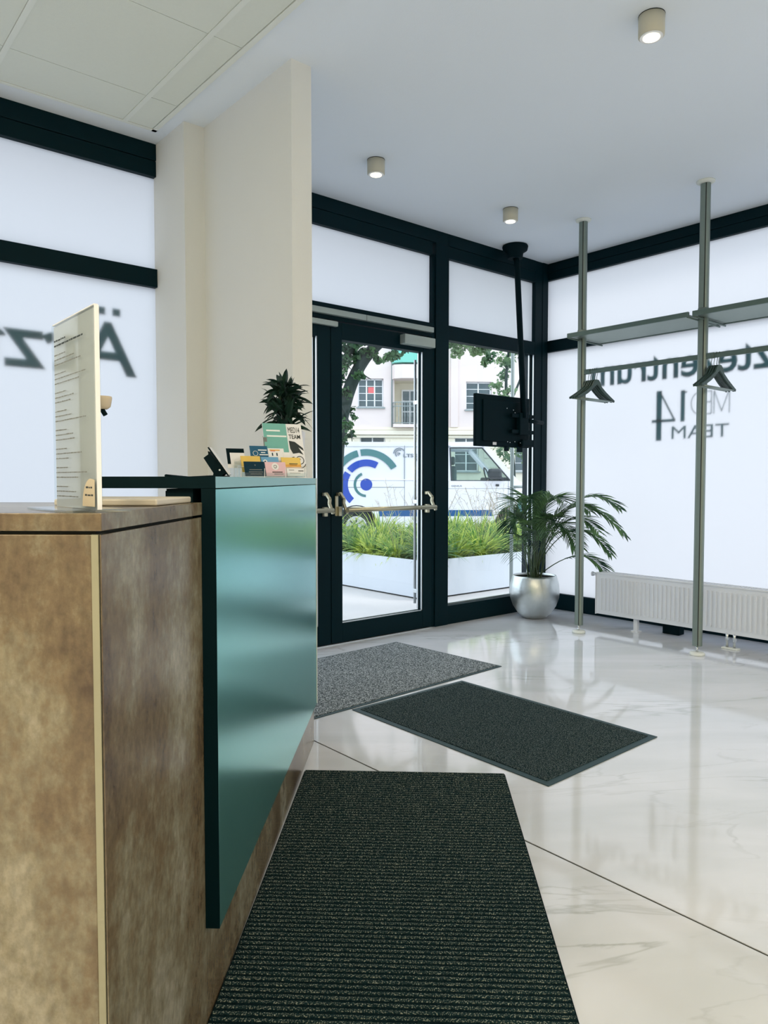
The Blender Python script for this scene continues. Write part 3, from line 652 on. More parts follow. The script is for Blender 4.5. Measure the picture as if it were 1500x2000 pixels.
def blade(bm, base, d0, L, wd, droop, n=5, twist=0.0):
    """lance shaped leaf"""
    d0 = Vector(d0).normalized(); side = d0.cross(Vector((0, 0, 1)))
    side = side.normalized() if side.length > .05 else Vector((1, 0, 0))
    side = (Matrix.Rotation(twist, 3, d0) @ side)
    p = Vector(base); d = d0.copy(); prev = None
    for k in range(n+1):
        t = k/n; wk = wd*math.sin(PI*min(1, .12+t*.88))**.8 if k < n else .0003
        up_ = side.cross(d).normalized()
        a, b, m_ = bm.verts.new(p-side*wk/2+up_*wk*.18), bm.verts.new(p+side*wk/2+up_*wk*.18), bm.verts.new(p)
        if prev:
            bm.faces.new((prev[0], prev[2], m_, a)); bm.faces.new((prev[2], prev[1], b, m_))
        prev = (a, b, m_)
        d = (d + Vector((0, 0, -droop/n))).normalized(); p = p + d*(L/n)
rl = random.Random(11)
for k in range(3):
    bm = BM(); tube(bm, [pp+Vector((rl.uniform(-.02, .02), rl.uniform(-.02, .02), .17)), pp+Vector((rl.uniform(-.05, .05), rl.uniform(-.05, .05), .35))], .004, 6); obj('stem', bm, 'palmstem', pot)
for k in range(150):
    a = rl.uniform(0, 2*PI); el = rl.uniform(-.5, 1.35); h = rl.uniform(.19, .375)
    r = rl.uniform(.0, .035)
    bm = BM(); blade(bm, pp+Vector((r*math.cos(a), r*math.sin(a), h)), (math.cos(a)*math.cos(el), math.sin(a)*math.cos(el), math.sin(el)), rl.uniform(.07, .125)*(1.0 if h < .3 else .8), rl.uniform(.016, .028), rl.uniform(.2, 1.0), 5, rl.uniform(-.8, .8))
    obj('leaf', bm, 'deskleaf', pot)

# ================================================================== FLOOR MATS
def quad_frame(c00, c10, c01):
    c00, c10, c01 = Vector(c00), Vector(c10), Vector(c01)
    u = c10-c00; v = c01-c00; return c00, u.normalized(), v.normalized(), u.length, v.length
def mat_slab(name, o, u, v, Lu, Lv, m, label, border=.03, z0=.0008, z=.008, rib=None, grp=None, em='matedge'):
    e = empty(name, o, label=label, cat='mat', group=grp)
    T_ = Matrix(((u.x, v.x, 0, o.x), (u.y, v.y, 0, o.y), (0, 0, 1, 0), (0, 0, 0, 1)))
    bm = BM(); box(bm, 0, Lu, 0, Lv, z0, z0+.0035, mtx=T_, bev=.0012); obj('border', bm, em, e)
    bm = BM()
    if rib is None: box(bm, border, Lu-border, border, Lv-border, z0+.003, z, mtx=T_, bev=.002); obj('pile', bm, m, e)
    elif rib[0] == 'ribs':
        box(bm, border, Lu-border, border, Lv-border, z0+.003, z-.003, mtx=T_); obj('backing', bm, 'ribdark', e)
        bm = BM(); st_ = rib[1]; k = border
        while k < Lv-border-st_*.5:
            r_ = st_*.25; prof = [(0, 0), (.12, .9), (.5, 1), (.88, .9), (1, 0)]
            pv = None
            for a, b in prof:
                q = [bm.verts.new(T_ @ Vector((x_, k+a*2*r_, z-.0032+b*.0026))) for x_ in (border, Lu-border)]
                if pv: bm.faces.new((pv[0], pv[1], q[1], q[0]))
                pv = q
            k += st_
        obj('pile', bm, m, e, kind='stuff')
    return e
# far speckled mat at the door
o, u, v, Lu, Lv = quad_frame((1.86, 2.868, 0), (3.447, 2.954, 0), (1.81, 3.798, 0))
mat_slab('doormat', o, u, v, Lu, Lv, 'matA', 'speckled light grey doormat lying right in front of the glass door', border=.018)
# middle dark mat
o, u, v, Lu, Lv = quad_frame((2.217, 1.668, 0), (3.022, 1.682, 0), (2.217, 2.872, 0))
mm = mat_slab('doormat', o, u, v, Lu, Lv, 'matB', 'dark textured doormat with rubber rim lying in the middle of the floor', border=.03)
# nubs of the middle mat
bm = BM(); rn = random.Random(5); NU, NV = 62, 100
for i in range(NU):
    for j in range(NV):
        x_ = .034+(Lu-.068)*(i+.5)/NU; y_ = .034+(Lv-.068)*(j+.5)/NV; hh = .0078+rn.uniform(0, .0022)
        p = o+u*x_+v*y_; a, b = (Lu-.068)/NU*.36, (Lv-.068)/NV*.36
        vs = [bm.verts.new(p+u*sx_*a+v*sy_*b+Vector((0, 0, .0078))) for sx_, sy_ in ((-1, -1), (1, -1), (1, 1), (-1, 1))]
        t_ = bm.verts.new(p+Vector((0, 0, hh+.0012)))
        for k in range(4): bm.faces.new((vs[k], vs[(k+1) % 4], t_))
obj('pile_nubs', bm, 'matB', mm, kind='stuff')
# near ribbed runner along the desk
A = Vector((1.600, 2.378, 0)); B = Vector((2.191, 1.861, 0)); v = Vector((-.679, -.734, 0)); u = Vector((.734, -.679, 0))
mat_slab('doormat', A, u, v, (B-A).length, 2.6, 'riblight', 'long dark ribbed runner mat alongside the reception desk', border=.005, z=.011, rib=('ribs', .0185), em='ribdark')

# ================================================================== CEILING SPOTS
def spot(x, y, label):
    e = empty('ceiling_spot', (x, y, CZ), label=label, cat='lamp', group='cylindrical ceiling spots')
    bm = BM(); n = 28
    lathe(bm, [(.046, -.085), (.052, -.082), (.053, 0)], (x, y, CZ), n); obj('housing', bm, 'lampbody', e)
    bm = BM(); lathe(bm, [(.0535, -.003), (.0535, 0)], (x, y, CZ), n); obj('mounting_ring', bm, 'black', e)
    bm = BM(); lathe(bm, [(.046, -.0875), (.046, -.084)], (x, y, CZ), n); obj('rim', bm, 'white', e)
    bm = BM(); lathe(bm, [(.033, -.0895), (.033, -.086)], (x, y, CZ), n); obj('bulb', bm, 'glow', e)
    d = bpy.data.lights.new('spot_beam', 'SPOT'); d.energy = 14; d.color = WARM; d.spot_size = math.radians(100); d.spot_blend = .8; d.shadow_soft_size = .03
    s = bpy.data.objects.new('spot_beam', d); COL.objects.link(s); s.parent = e; s.location = (0, 0, -.10)
spot(2.85, 1.664, 'cream ceiling spot nearest to the camera, alone at the top right')
spot(2.853, 3.45, 'cream ceiling spot above the left part of the glass door')
spot(4.085, 3.45, 'cream ceiling spot just left of the screen pole mount')
for k, (x, y) in enumerate(PANELS):
    e = empty('ceiling_panel', (x, y, CZ), label='square warm ceiling luminaire behind the camera', cat='lamp', group='ceiling panels behind the camera')
    bx('diffuser', 'panelglow', e, x-.29, x+.29, y-.29, y+.29, CZ-.030, CZ-.018); bx('frame', 'white', e, x-.31, x+.31, y-.31, y+.31, CZ-.028, CZ-.016)

# ================================================================== COAT RACK
rk = empty('coat_rack', (4.66, 2.8, 0), label='floor to ceiling metal coat rack with shelves and rails before the frosted window', cat='coat rack')
PX, PYs = 4.66, (3.243, 2.325)
for py in PYs:
    bm = BM(); r = .030; prof = [(r*math.cos(a)*1.0, r*math.sin(a)*1.05) for a in [2*PI*k/28 for k in range(28)]]
    prof = [((x if abs(x) < .026 else math.copysign(.026, x)), y) for x, y in prof]
    prism(bm, prof, (PX, py, .062), (1, 0, 0), (0, 1, 0), (0, 0, CZ-.012-.062)); p = obj('pole', bm, 'alu', rk)
    # slot groove facing the room
    bx('slot', 'gap', p, PX-.0275, PX-.0255, py-.0195, py-.0135, .066, CZ-.02)
    bm = BM(); tube(bm, [(PX, py, .018), (PX, py, .064)], .0075, 12); tube(bm, [(PX, py, .030), (PX, py, .037)], .012, 6); obj('levelling_screw', bm, 'chrome', rk)
    bm = BM(); lathe(bm, [(.048, 0), (.048, .012), (.042, .019), (.012, .021)], (PX, py, .0005), 28); obj('foot_disc', bm, 'rail', rk)
    bm = BM(); lathe(bm, [(.036, -.018), (.055, -.010), (.057, 0)], (PX, py, CZ), 28); obj('ceiling_flange', bm, 'rail', rk)
    bm = BM(); lathe(bm, [(.034, 0), (.034, .055)], (PX, py, 2.20), 20); obj('collar', bm, 'alu', rk)
SX0, SX1, SZ = 4.50, 4.93, 2.19
def shelf(y0, y1):
    bm = BM(); box(bm, SX0+.02, SX1-.02, y0, y1, SZ, SZ+.006); s = obj('shelf', bm, 'alu', rk)
    bx('shelf_lip', 'aludark', s, SX0, SX0+.02, y0, y1, SZ-.008, SZ+.024, bev=.002); bx('shelf_lip', 'aludark', s, SX1-.012, SX1, y0, y1, SZ-.004, SZ+.018, bev=.002)
    for y in (y0+.006, y1-.006):
        bm = BM(); tube(bm, [(SX0+.005, y, SZ-.008), (SX1+.01, y, SZ-.012)], .006, 8); obj('shelf_arm', bm, 'aludark', s)
shelf(2.345, 3.262); shelf(1.42, 2.318)
RZ = 1.945
for y0, y1 in ((2.35, 3.215), (1.42, 2.297)):
    bm = BM(); box(bm, PX-.0085, PX+.0085, y0, y1, RZ-.0165, RZ+.0165, bev=.004); obj('hanging_rail', bm, 'aludark', rk)
    bm = BM(); box(bm, PX-.013, PX+.013, y1-.05, y1+.005, RZ-.018, RZ+.018, bev=.003); obj('rail_socket', bm, 'aludark', rk)
# coat hangers
def hanger(y, yaw, label, group):
    e = empty('coat_hanger', (PX, y, RZ+.0145), label=label, cat='hanger', group=group)
    R_ = Matrix.Translation((PX, y, 0)) @ Matrix.Rotation(yaw, 4, 'Z')
    zt = RZ-.066; VS = .84
    bm = BM(); hk = [(0, zt), (0, zt+.020), (.008, zt+.040)] + [(.0135*math.sin(a), RZ+.0045+.0135*math.cos(a)) for a in [PI*.62 - PI*1.12*k/9 for k in range(10)]]
    tube(bm, [R_ @ Vector((a, 0, b)) for a, b in hk], .0019, 7); obj('hook', bm, 'aludark', e)
    bm = BM(); half = .235
    top = [(0, zt+.002), (.022, zt), (.040, zt-.020), (.062, zt-.058), (.12, zt-.098), (.19, zt-.138), (half, zt-.162)]
    bot = [(half-.004, zt-.178), (.19, zt-.166), (.115, zt-.126), (.045, zt-.080), (0, zt-.040)]
    poly = top + bot + [(-a, b) for a, b in bot[::-1][1:]] + [(-a, b) for a, b in top[::-1][:-1]]
    # build as strip of quads so that the concave outline stays clean
    tl = [(-a, b) for a, b in top[::-1][:-1]] + top; bl = [(-half+.004, zt-.178), (-.215, zt-.172), (-.19, zt-.166), (-.115, zt-.126), (-.062, zt-.09), (-.03, zt-.062), (0, zt-.040), (.03, zt-.062), (.062, zt-.09), (.115, zt-.126), (.19, zt-.166), (.215, zt-.172), (half-.004, zt-.178)]
    for side in (-.0045, .0045):
        va = [bm.verts.new(R_ @ Vector((a, side, b))) for a, b in tl]; vb = [bm.verts.new(R_ @ Vector((a, side, b))) for a, b in bl]
        for k in range(len(tl)-1): bm.faces.new((va[k], va[k+1], vb[k+1], vb[k]))
        if side < 0: va0, vb0 = va, vb
        else:
            for k in range(len(tl)-1): bm.faces.new((va0[k], va0[k+1], va[k+1], va[k])); bm.faces.new((vb0[k], vb0[k+1], vb[k+1], vb[k]))
            bm.faces.new((va0[0], va[0], vb[0], vb0[0])); bm.faces.new((va0[-1], va[-1], vb[-1], vb0[-1]))
    for v_ in bm.verts: v_.co.z = zt + (v_.co.z-zt)*VS
    obj('shoulder', bm, 'hanger', e)
    bm = BM(); tube(bm, [R_ @ Vector((-half+.03, 0, zt-.170*VS)), R_ @ Vector((half-.03, 0, zt-.170*VS))], .0042, 8); obj('trouser_bar', bm, 'alu', e)
rh = random.Random(2)
for k in range(5):
    hanger(3.185-.018*k, rh.uniform(-.05, .03), 'dark wooden coat hanger on the left rail, ' + ('closest to the left pole', 'second from the pole', 'middle of the bunch', 'fourth from the pole', 'farthest from the pole')[k], 'coat hangers on the left rail')
for k in range(4):
    hanger(2.268-.018*k, rh.uniform(-.05, .05), 'dark wooden coat hanger on the right rail, ' + ('closest to the right pole', 'second from the pole', 'third from the pole', 'farthest from the pole')[k], 'coat hangers on the right rail')

# ================================================================== RADIATOR
ra = empty('radiator', (5.0, 2.4, 0), label='low white ribbed panel radiator under the frosted side window', cat='radiator')
RX0, RX1, RY0, RY1, RB, RT = 4.985, 5.085, .95, 3.315, .100, .428
bm = BM(); box(bm, RX0+.006, RX0+.016, RY0, RY1, RB, RT-.012, bev=.003)
obj('front_panel', bm, 'radiator', ra)
bm = BM(); n = int((RY1-RY0-.06)/.0335)
for k in range(n):
    y = RY1-.045-.0335*k
    prism(bm, [(-.009, 0), (-.0055, -.010), (.0055, -.010), (.009, 0)], (RX0+.006, y, RB+.035), (0, 1, 0), (1, 0, 0), (0, 0, RT-RB-.080))
obj('front_ribs', bm, 'radiator', ra)
bx('back_panel', 'radiator', ra, RX1-.012, RX1, RY0, RY1, RB, RT-.012, bev=.003)
bx('side_cover', 'radiator', ra, RX0, RX1, RY1, RY1+.006, RB-.004, RT-.006, bev=.002); bx('side_cover', 'radiator', ra, RX0, RX1, RY0-.006, RY0, RB-.004, RT-.006, bev=.002)
bm = BM(); box(bm, RX0, RX0+.012, RY0, RY1, RT-.012, RT, bev=.002); box(bm, RX1-.012, RX1, RY0, RY1, RT-.012, RT, bev=.002)
for k in range(int((RY1-RY0)/.022)): box(bm, RX0+.012, RX1-.012, RY0+.01+.022*k, RY0+.018+.022*k, RT-.008, RT-.002)
obj('top_grille', bm, 'radiator', ra)
bm = BM(); tube(bm, [(RX0+.03, RY1+.006, RT-.022), (RX0+.03, RY1+.045, RT-.022)], .013, 12); tube(bm, [(RX0+.03, RY1+.045, RT-.022), (RX0+.03, RY1+.055, RT-.022)], .018, 12); obj('vent_valve', bm, 'radiator', ra)
for y in (2.99, 1.3):
    bm = BM(); box(bm, 5.02, 5.05, y-.016, y+.016, .006, RB, bev=.002); box(bm, 5.005, 5.065, y-.028, y+.028, .0005, .007); obj('leg', bm, 'radiator', ra)
bm = BM()
for y in (2.285, 2.235): tube(bm, [(5.0, y, .012), (5.0, y, .075), (5.0, y, RB+.006)], [.0085, .0085, .012], 12); tube(bm, [(5.0, y, .055), (5.0, y, .072)], .014, 6)
obj('pipe', bm, 'chrome', ra); bx('pipe_rosette', 'rail', ra, 4.975, 5.025, 2.205, 2.315, .0005, .010, bev=.003)
bx('floor_box', 'black', None, 5.13, 5.21, 2.70, 2.83, .0008, .115, label='small black box standing on the floor behind the radiator', cat='box', bev=.004)

# ================================================================== PALM
pc = Vector((4.900, 3.850, 0)); S = Vector((math.cos(YAW), -math.sin(YAW), 0)); Fw = Vector((math.sin(YAW), math.cos(YAW), 0))
pl = empty('potted_palm', pc, label='arching areca palm in a round silver pot in the corner by the windows', cat='plant')
bm = BM(); n = 48
prof = [(.085, .0005), (.098, .008), (.139, .045), (.178, .105), (.201, .170), (.206, .225), (.200, .285), (.184, .345), (.178, .357), (.174, .357), (.178, .335)]
rings = [[bm.verts.new((pc.x+r*math.cos(2*PI*k/n), pc.y+r*math.sin(2*PI*k/n), z)) for k in range(n)] for r, z in prof]
for a, b in zip(rings, rings[1:]):
    for k in range(n): f = bm.faces.new((a[k], a[(k+1) % n], b[(k+1) % n], b[k])); f.smooth = True
bm.faces.new(rings[0][::-1]); obj('pot', bm, 'potm', pl)
bm = BM(); lathe(bm, [(.171, .318), (.171, .325)], pc, 32); obj('soil', bm, 'soil', pl)
def bez(a, b, c, t): return a*(1-t)**2 + b*2*t*(1-t) + c*t*t
rp = random.Random(21)
def frond(tip, ctl, leaf=.215, nl=24, sp=.03):
    bs = pc + S*rp.uniform(-sp, sp) + Fw*rp.uniform(-sp, sp) + Vector((0, 0, .32))
    P1 = pc + S*ctl[0] + Fw*ctl[1] + Vector((0, 0, ctl[2])); P2 = pc + S*tip[0] + Fw*tip[1] + Vector((0, 0, tip[2]))
    pts = [bez(bs, P1, P2, k/14) for k in range(15)]
    bm = BM(); tube(bm, pts, [.0055-.0045*k/14 for k in range(15)], 6)
    e = obj('frond', bm, 'palmstem', pl)
    bm = BM()
    for k in range(nl):
        t = .32 + .68*(k+.5)/nl; p = bez(bs, P1, P2, t); d = (bez(bs, P1, P2, min(1, t+.02)) - bez(bs, P1, P2, t-.02)).normalized()
        L = leaf*(math.sin(PI*min(1, (t-.25)*1.15))**.6 if t < .95 else .45)*rp.uniform(.85, 1.1)
        sd_ = d.cross(Vector((0, 0, 1))); sd_ = sd_.normalized() if sd_.length > .1 else S.copy()
        for sg_ in (-1, 1):
            dr = (sd_*sg_*.75 + d*.75 + Vector((0, 0, .22))).normalized()
            blade(bm, p, dr, L, .0135, rp.uniform(.35, .75), 4, sg_*.5)
    # keep the leaflets on the room side of the glass
    for v_ in bm.verts:
        v_.co.x = min(v_.co.x, WX-.03); v_.co.y = min(v_.co.y, WY-.04)
    obj('leaflets', bm, 'palm', e)
for tip, ctl in (((.66, -.30, .70), (.20, -.05, 1.32)), ((.60, -.34, .92), (.26, -.10, 1.28)), ((.56, -.25, .55), (.28, -.05, 1.02)), ((.50, -.25, .42), (.36, -.1, .68)),
                 ((-.24, -.12, .74), (-.16, -.05, 1.12)), ((-.24, -.20, .93), (-.12, -.05, 1.18)), ((.16, -.32, .98), (.02, -.1, 1.16)), ((-.20, -.25, .52), (-.16, -.1, .95)),
                 ((.36, -.34, .90), (.14, -.1, 1.12)), ((-.10, -.15, 1.00), (-.04, 0, 1.1)), ((.05, -.40, .72), (0, -.2, 1.1)), ((-.05, -.42, .62), (-.05, -.2, .98)),
                 ((.24, -.38, .66), (.12, -.15, 1.05)), ((.08, -.1, .98), (.02, 0, .98)), ((-.16, .02, .80), (-.1, 0, 1.0)), ((.30, -.2, .60), (.18, -.05, .95)), ((-.12, -.3, .80), (-.06, -.1, .92)),
                 ((.12, -.25, .86), (.04, -.05, .9)), ((.42, -.38, .74), (.2, -.12, 1.08))):
    frond(tip, ctl)
for k in range(14):
    a = rp.uniform(0, 2*PI); bm = BM(); b0 = pc+Vector((.05*math.cos(a), .05*math.sin(a), .322)); tube(bm, [b0, b0+Vector((.04*math.cos(a), .04*math.sin(a), rp.uniform(.15, .34)))], [.006, .003], 6); obj('cane', bm, 'palmstem', pl)

# ================================================================== HANGING SCREEN
tv = empty('hanging_screen', (4.75, 3.9, CZ), label='black flat screen seen from behind, hanging from a ceiling pole by the window', cat='screen')
bm = BM(); lathe(bm, [(.06, -.105), (.066, -.06), (.098, -.040), (.105, -.012), (.10, 0)], (4.745, 3.955, CZ), 32); obj('ceiling_mount', bm, 'black', tv)
bm = BM(); tube(bm, [(4.745, 3.955, 2.97), (4.75, 3.94, 2.93), (4.80, 3.895, 1.66)], .024, 16); obj('pole', bm, 'black', tv)
bm = BM(); box(bm, 4.285, 4.945, 3.955, 3.985, 1.418, 1.832, bev=.006); obj('panel', bm, 'black', tv)
bm = BM(); box(bm, 4.36, 4.88, 3.943, 3.957, 1.46, 1.79, bev=.004); obj('rear_housing', bm, 'black', tv)
bx('panel_rim', 'chrome', tv, 4.30, 4.55, 3.953, 3.955, 1.8295, 1.8325)
bm = BM(); box(bm, 4.745, 4.855, 3.888, 3.928, 1.52, 1.70, bev=.004); box(bm, 4.66, 4.94, 3.90, 3.926, 1.66, 1.69, bev=.003); box(bm, 4.66, 4.94, 3.90, 3.926, 1.53, 1.56, bev=.003)
obj('wall_plate', bm, 'black', tv)
bm = BM(); box(bm, 4.62, 4.66, 3.93, 3.955, 1.385, 1.42, bev=.003); box(bm, 4.78, 4.83, 3.93, 3.955, 1.38, 1.42, bev=.003); box(bm, 4.80, 4.965, 3.905, 3.955, 1.425, 1.485, bev=.012); obj('cable_box', bm, 'black', tv)
bm = BM(); tube(bm, [(4.86, 3.90, 1.64), (5.09, 3.93, 1.635)], .017, 12); obj('arm', bm, 'black', tv)
bx('sticker', 'paper', tv, 4.485, 4.53, 3.9535, 3.955, 1.432, 1.455)
bm = BM()
for x, z in ((4.62, 1.73), (4.70, 1.72), (4.72, 1.70), (4.66, 1.455), (4.63, 1.46), (4.72, 1.463), (4.79, 1.455)): tube(bm, [(x, 3.924, z), (x, 3.921, z)], .0035, 8)
obj('screw', bm, 'silver', tv, kind='stuff')

# ================================================================== OUTSIDE
plain('pavement', 'pave', -12, 12, WY+.1, 9.6, -.20, -.02)
bm = BM(); box(bm, WX+.14, 14, -10, WY+.1, -.2, -.02); obj('side_pavement', bm, 'pave', None, kind='structure')
def EX(l, d, z=0): return S*l + Fw*d + Vector((0, 0, z))
EM = Matrix(((S.x, Fw.x, 0, 0), (S.y, Fw.y, 0, 0), (0, 0, 1, 0), (0, 0, 0, 1)))
TILT = math.radians(3)
bm = BM(); box(bm, -30, 30, 11.0, 60, -.30, -.045, mtx=EM); obj('road', bm, 'road', None, kind='structure')
# planter with its corner towards the door
pn = empty('planter', (4.86, 5.2, -.02), label='long pale grey planter box outside the door, full of grasses', cat='planter')
PX0, PY0, PX1, PY1, PT = 4.862, 5.16, 8.4, 7.6, .362
bm = BM()
box(bm, PX0, PX0+.03, PY0, PY1, -.005, PT, bev=.003); box(bm, PX0+.03, PX1, PY0, PY0+.03, -.005, PT, bev=.003)
box(bm, PX1, PX1+.03, PY0, PY1, -.005, PT); box(bm, PX0+.03, PX1, PY1-.03, PY1, -.005, PT); obj('wall', bm, 'planter', pn)
bx('base', 'gap', pn, PX0+.02, PX1-.02, PY0+.02, PY1-.02, -.02, .02)  # dark inset strip draws the shadow line along the planter's foot
bx('soil', 'soil', pn, PX0+.03, PX1, PY0+.03, PY1-.03, PT-.12, PT-.05)
rg = random.Random(8)
def grass_mesh(m, n, h, spread):
    bm = BM()
    for k in range(n):
        a = rg.uniform(0, 2*PI); r = abs(rg.gauss(0, .06)); lean = rg.uniform(.15, spread)
        blade(bm, (r*math.cos(a), r*math.sin(a), 0), (math.cos(a)*lean, math.sin(a)*lean, 1), h*rg.uniform(.65, 1.25), rg.uniform(.013, .021), rg.uniform(.7, 1.8), 5, rg.uniform(-1, 1))
    me = bpy.data.meshes.new('grass_blades'); bm.to_mesh(me); bm.free(); me.materials.append(M[m]); return me
GM = [grass_mesh('grass', 230, .42, .8), grass_mesh('grass', 210, .36, .95), grass_mesh('grassd', 220, .40, .9), grass_mesh('grass', 240, .46, .75)]
ORD = ('first', 'second', 'third', 'fourth', 'fifth', 'sixth', 'seventh', 'eighth')
lab = ['bright green ornamental grass clump growing in the pale planter', 'dark green drooping grass clump growing in the pale planter']
k = 0
for i in range(8):
    for j in range(6):
        x = PX0+.24+i*.41+rg.uniform(-.08, .08); y = PY0+.24+j*.41+rg.uniform(-.08, .08)
        if y > 5.33+1.0*.8*(x-PX0) + 2.5: continue
        if x-PX0 > .9 and y-PY0 > 1.6: continue
        q = rg.choice((0, 0, 1, 3)) if (i+j) % 3 else 2
        o = bpy.data.objects.new('grass_clump', GM[q]); COL.objects.link(o); o.location = (x, y, PT-.055)
        o.rotation_euler = (0, 0, rg.uniform(0, 6)); s_ = rg.uniform(.85, 1.1); o.scale = (s_, s_, s_)
        tag(o, ('dark drooping grass' if q == 2 else 'bright green grass') + ', ' + ORD[j] + ' planter row from the window, ' + ORD[i] + ' from the door end', 'grass', 'bright grass clumps in the planter' if q != 2 else 'dark grass clumps in the planter')
# dry flowering stems above the grasses
for cx, cy in ((5.2, 5.9), (5.35, 5.55), (6.3, 5.75), (6.6, 5.6), (6.9, 5.85), (6.1, 5.5)):
    bm = BM()
    for q in range(9):
        a = rg.uniform(0, 2*PI); b0 = Vector((cx+rg.uniform(-.08, .08), cy+rg.uniform(-.08, .08), PT-.06)); tp_ = b0+Vector((.28*math.cos(a), .28*math.sin(a), rg.uniform(.62, .84)))
        mid = (b0+tp_)/2+Vector((0, 0, .10)); tube(bm, [b0, mid, tp_], .0018, 4)
        for r_ in range(7):
            f_ = rg.uniform(.0, 1); s0 = mid.lerp(tp_, f_); e_ = s0+Vector((rg.uniform(-.05, .05), rg.uniform(-.05, .05), rg.uniform(.01, .05))); tube(bm, [s0, e_], .0014, 3)
    obj('dry_grass', bm, 'straw', None, label='thin dry flowering stems rising above the green grass in the planter', cat='grass', group='dry stems in the planter', at=(cx, cy, PT-.06))

# slim outside pole with arm by the planter
sp = empty('street_post', (5.93, 4.65, -.02), label='slim grey metal post with a short arm just outside the fixed window', cat='post')
qx, qy = 5.735, 4.80
bm = BM(); tube(bm, [(qx, qy, -.02), (qx, qy, 2.9)], .018, 14); obj('pole', bm, 'closer', sp)
bm = BM(); tube(bm, [(qx, qy, 1.08), (qx+.5, qy+.06, 1.08)], .014, 10); obj('arm', bm, 'closer', sp)
bm = BM(); tube(bm, [(qx+.35, qy+.04, -.02), (qx+.35, qy+.04, 1.08)], .012, 10); obj('strut', bm, 'closer', sp)
bx('sign_box', 'closer', sp, qx-.02, qx+.32, qy-.02, qy+.02, 1.83, 1.95, bev=.004)

# ---------------------------------------------------------------- delivery van
vd = (S*math.cos(TILT) + Fw*math.sin(TILT)); vw = (-S*math.sin(TILT) + Fw*math.cos(TILT)); vo = EX(-.515, 13.68, 0)
VM = Matrix(((vd.x, vw.x, 0, vo.x), (vd.y, vw.y, 0, vo.y), (0, 0, 1, 0), (0, 0, 0, 1)))     # u from rear hub forwards, w inwards, z
van = empty('van', vo+Vector((0, 0, -.045)), label='white delivery van with round blue and grey emblem parked across the pavement', cat='van')
def vp(u, w_, z): return VM @ Vector((u, w_, z))
def vprism(bm, poly, w0, w1): prism(bm, poly, vp(0, w0, 0), vd, (0, 0, 1), vw*(w1-w0))
def arc(cx, r, a0, a1, n, cz=.30): return [(cx+r*math.cos(a0+(a1-a0)*k/n), cz+r*math.sin(a0+(a1-a0)*k/n)) for k in range(n+1)]
lower = [(-1.02, .25), (-1.04, .9), (-1.0, 1.13), (3.05, 1.13), (3.75, .93), (3.88, .75), (3.88, .30)] + [(3.48, .25)] + arc(3.0, .40, 0, PI, 12, .27)[0:] + [(2.58, .22)] + arc(0, .40, 0, PI, 12, .27) + [(-.42, .25)]
bm = BM()
# body below the belt line: columns between the outline's top and bottom so wheel arches stay open
def topz(u): return 1.13 if u < 3.05 else (1.13-(u-3.05)*.286 if u < 3.75 else .93-(u-3.75)*1.4)
def botz(u):
    for c_ in (0, 3.0):
        if abs(u-c_) < .41: return .27+math.sqrt(max(0, .41**2-(u-c_)**2))
    return .23
us = sorted(set([-1.02, 3.05, 3.75, 3.88] + [i*.1 for i in range(-10, 39)] + [c_+.41*math.cos(PI*k/16) for c_ in (0, 3.0) for k in range(17)]))
for a, b in zip(us, us[1:]):
    if b-a < 1e-4: continue
    vprism(bm, [(a, botz(a+1e-6)), (b, botz(b-1e-6)), (b, topz(b)), (a, topz(a))], 0, 1.85)
bmesh.ops.remove_doubles(bm, verts=bm.verts, dist=.0005)
obj('lower_body', bm, 'vanw', van)
bm = BM(); vprism(bm, [(-1.02, 1.13), (1.73, 1.13), (1.73, 1.80), (1.60, 1.86), (-.95, 1.86), (-1.0, 1.80)], .06, 1.79); vprism(bm, [(-1.02, 1.13), (1.73, 1.13), (1.73, 1.74), (-1.0, 1.74)], .012, 1.838); obj('cargo_body', bm, 'vanw', van)
bm = BM()
vprism(bm, [(1.60, 1.86), (1.70, 1.79), (2.40, 1.77), (2.46, 1.80), (2.30, 1.87)], .06, 1.79)
for w0, w1 in ((.015, .07), (1.78, 1.835)):
    vprism(bm, [(1.70, 1.13), (1.80, 1.13), (1.76, 1.79), (1.66, 1.79)], w0, w1); vprism(bm, [(2.92, 1.13), (3.06, 1.13), (2.46, 1.80), (2.35, 1.78)], w0, w1)
    vprism(bm, [(1.68, 1.745), (2.42, 1.745), (2.35, 1.80), (1.68, 1.80)], w0, w1)
obj('cab_frame', bm, 'vanw', van)
bm = BM()
for w0 in (.045, 1.80):
    f = bm.faces.new([bm.verts.new(vp(u_, w0, z_)) for u_, z_ in ((1.79, 1.13), (2.93, 1.13), (2.38, 1.76), (1.75, 1.76))])
bm.faces.new([bm.verts.new(vp(*q)) for q in ((3.02, .10, 1.14), (3.02, 1.75, 1.14), (2.42, 1.72, 1.79), (2.42, .13, 1.79))])
obj('cab_glass', bm, 'cabglass', van)
bm = BM()
ring = [(1.785, 1.135), (2.90, 1.135), (2.36, 1.75), (1.755, 1.75), (1.785, 1.135)]
for a, b in zip(ring, ring[1:]): tube(bm, [vp(a[0], .012, a[1]), vp(b[0], .012, b[1])], .014, 6)
obj('window_seal', bm, 'vand', van)
for w0 in (.35, 1.25):
    bm = BM(); box(bm, 1.82, 1.94, w0, w0+.42, 1.10, 1.42, mtx=VM, bev=.05); box(bm, 1.84, 1.92, w0+.11, w0+.31, 1.44, 1.60, mtx=VM, bev=.03); obj('seat', bm, 'seat', van)
bm = BM(); ring_sector(bm, vp(2.55, .55, 1.22), vw, Vector((0, 0, 1))*.95+vd*-.3, vd*.02, .16, .185, 0, 2*PI, 20); obj('steering_wheel', bm, 'vand', van)
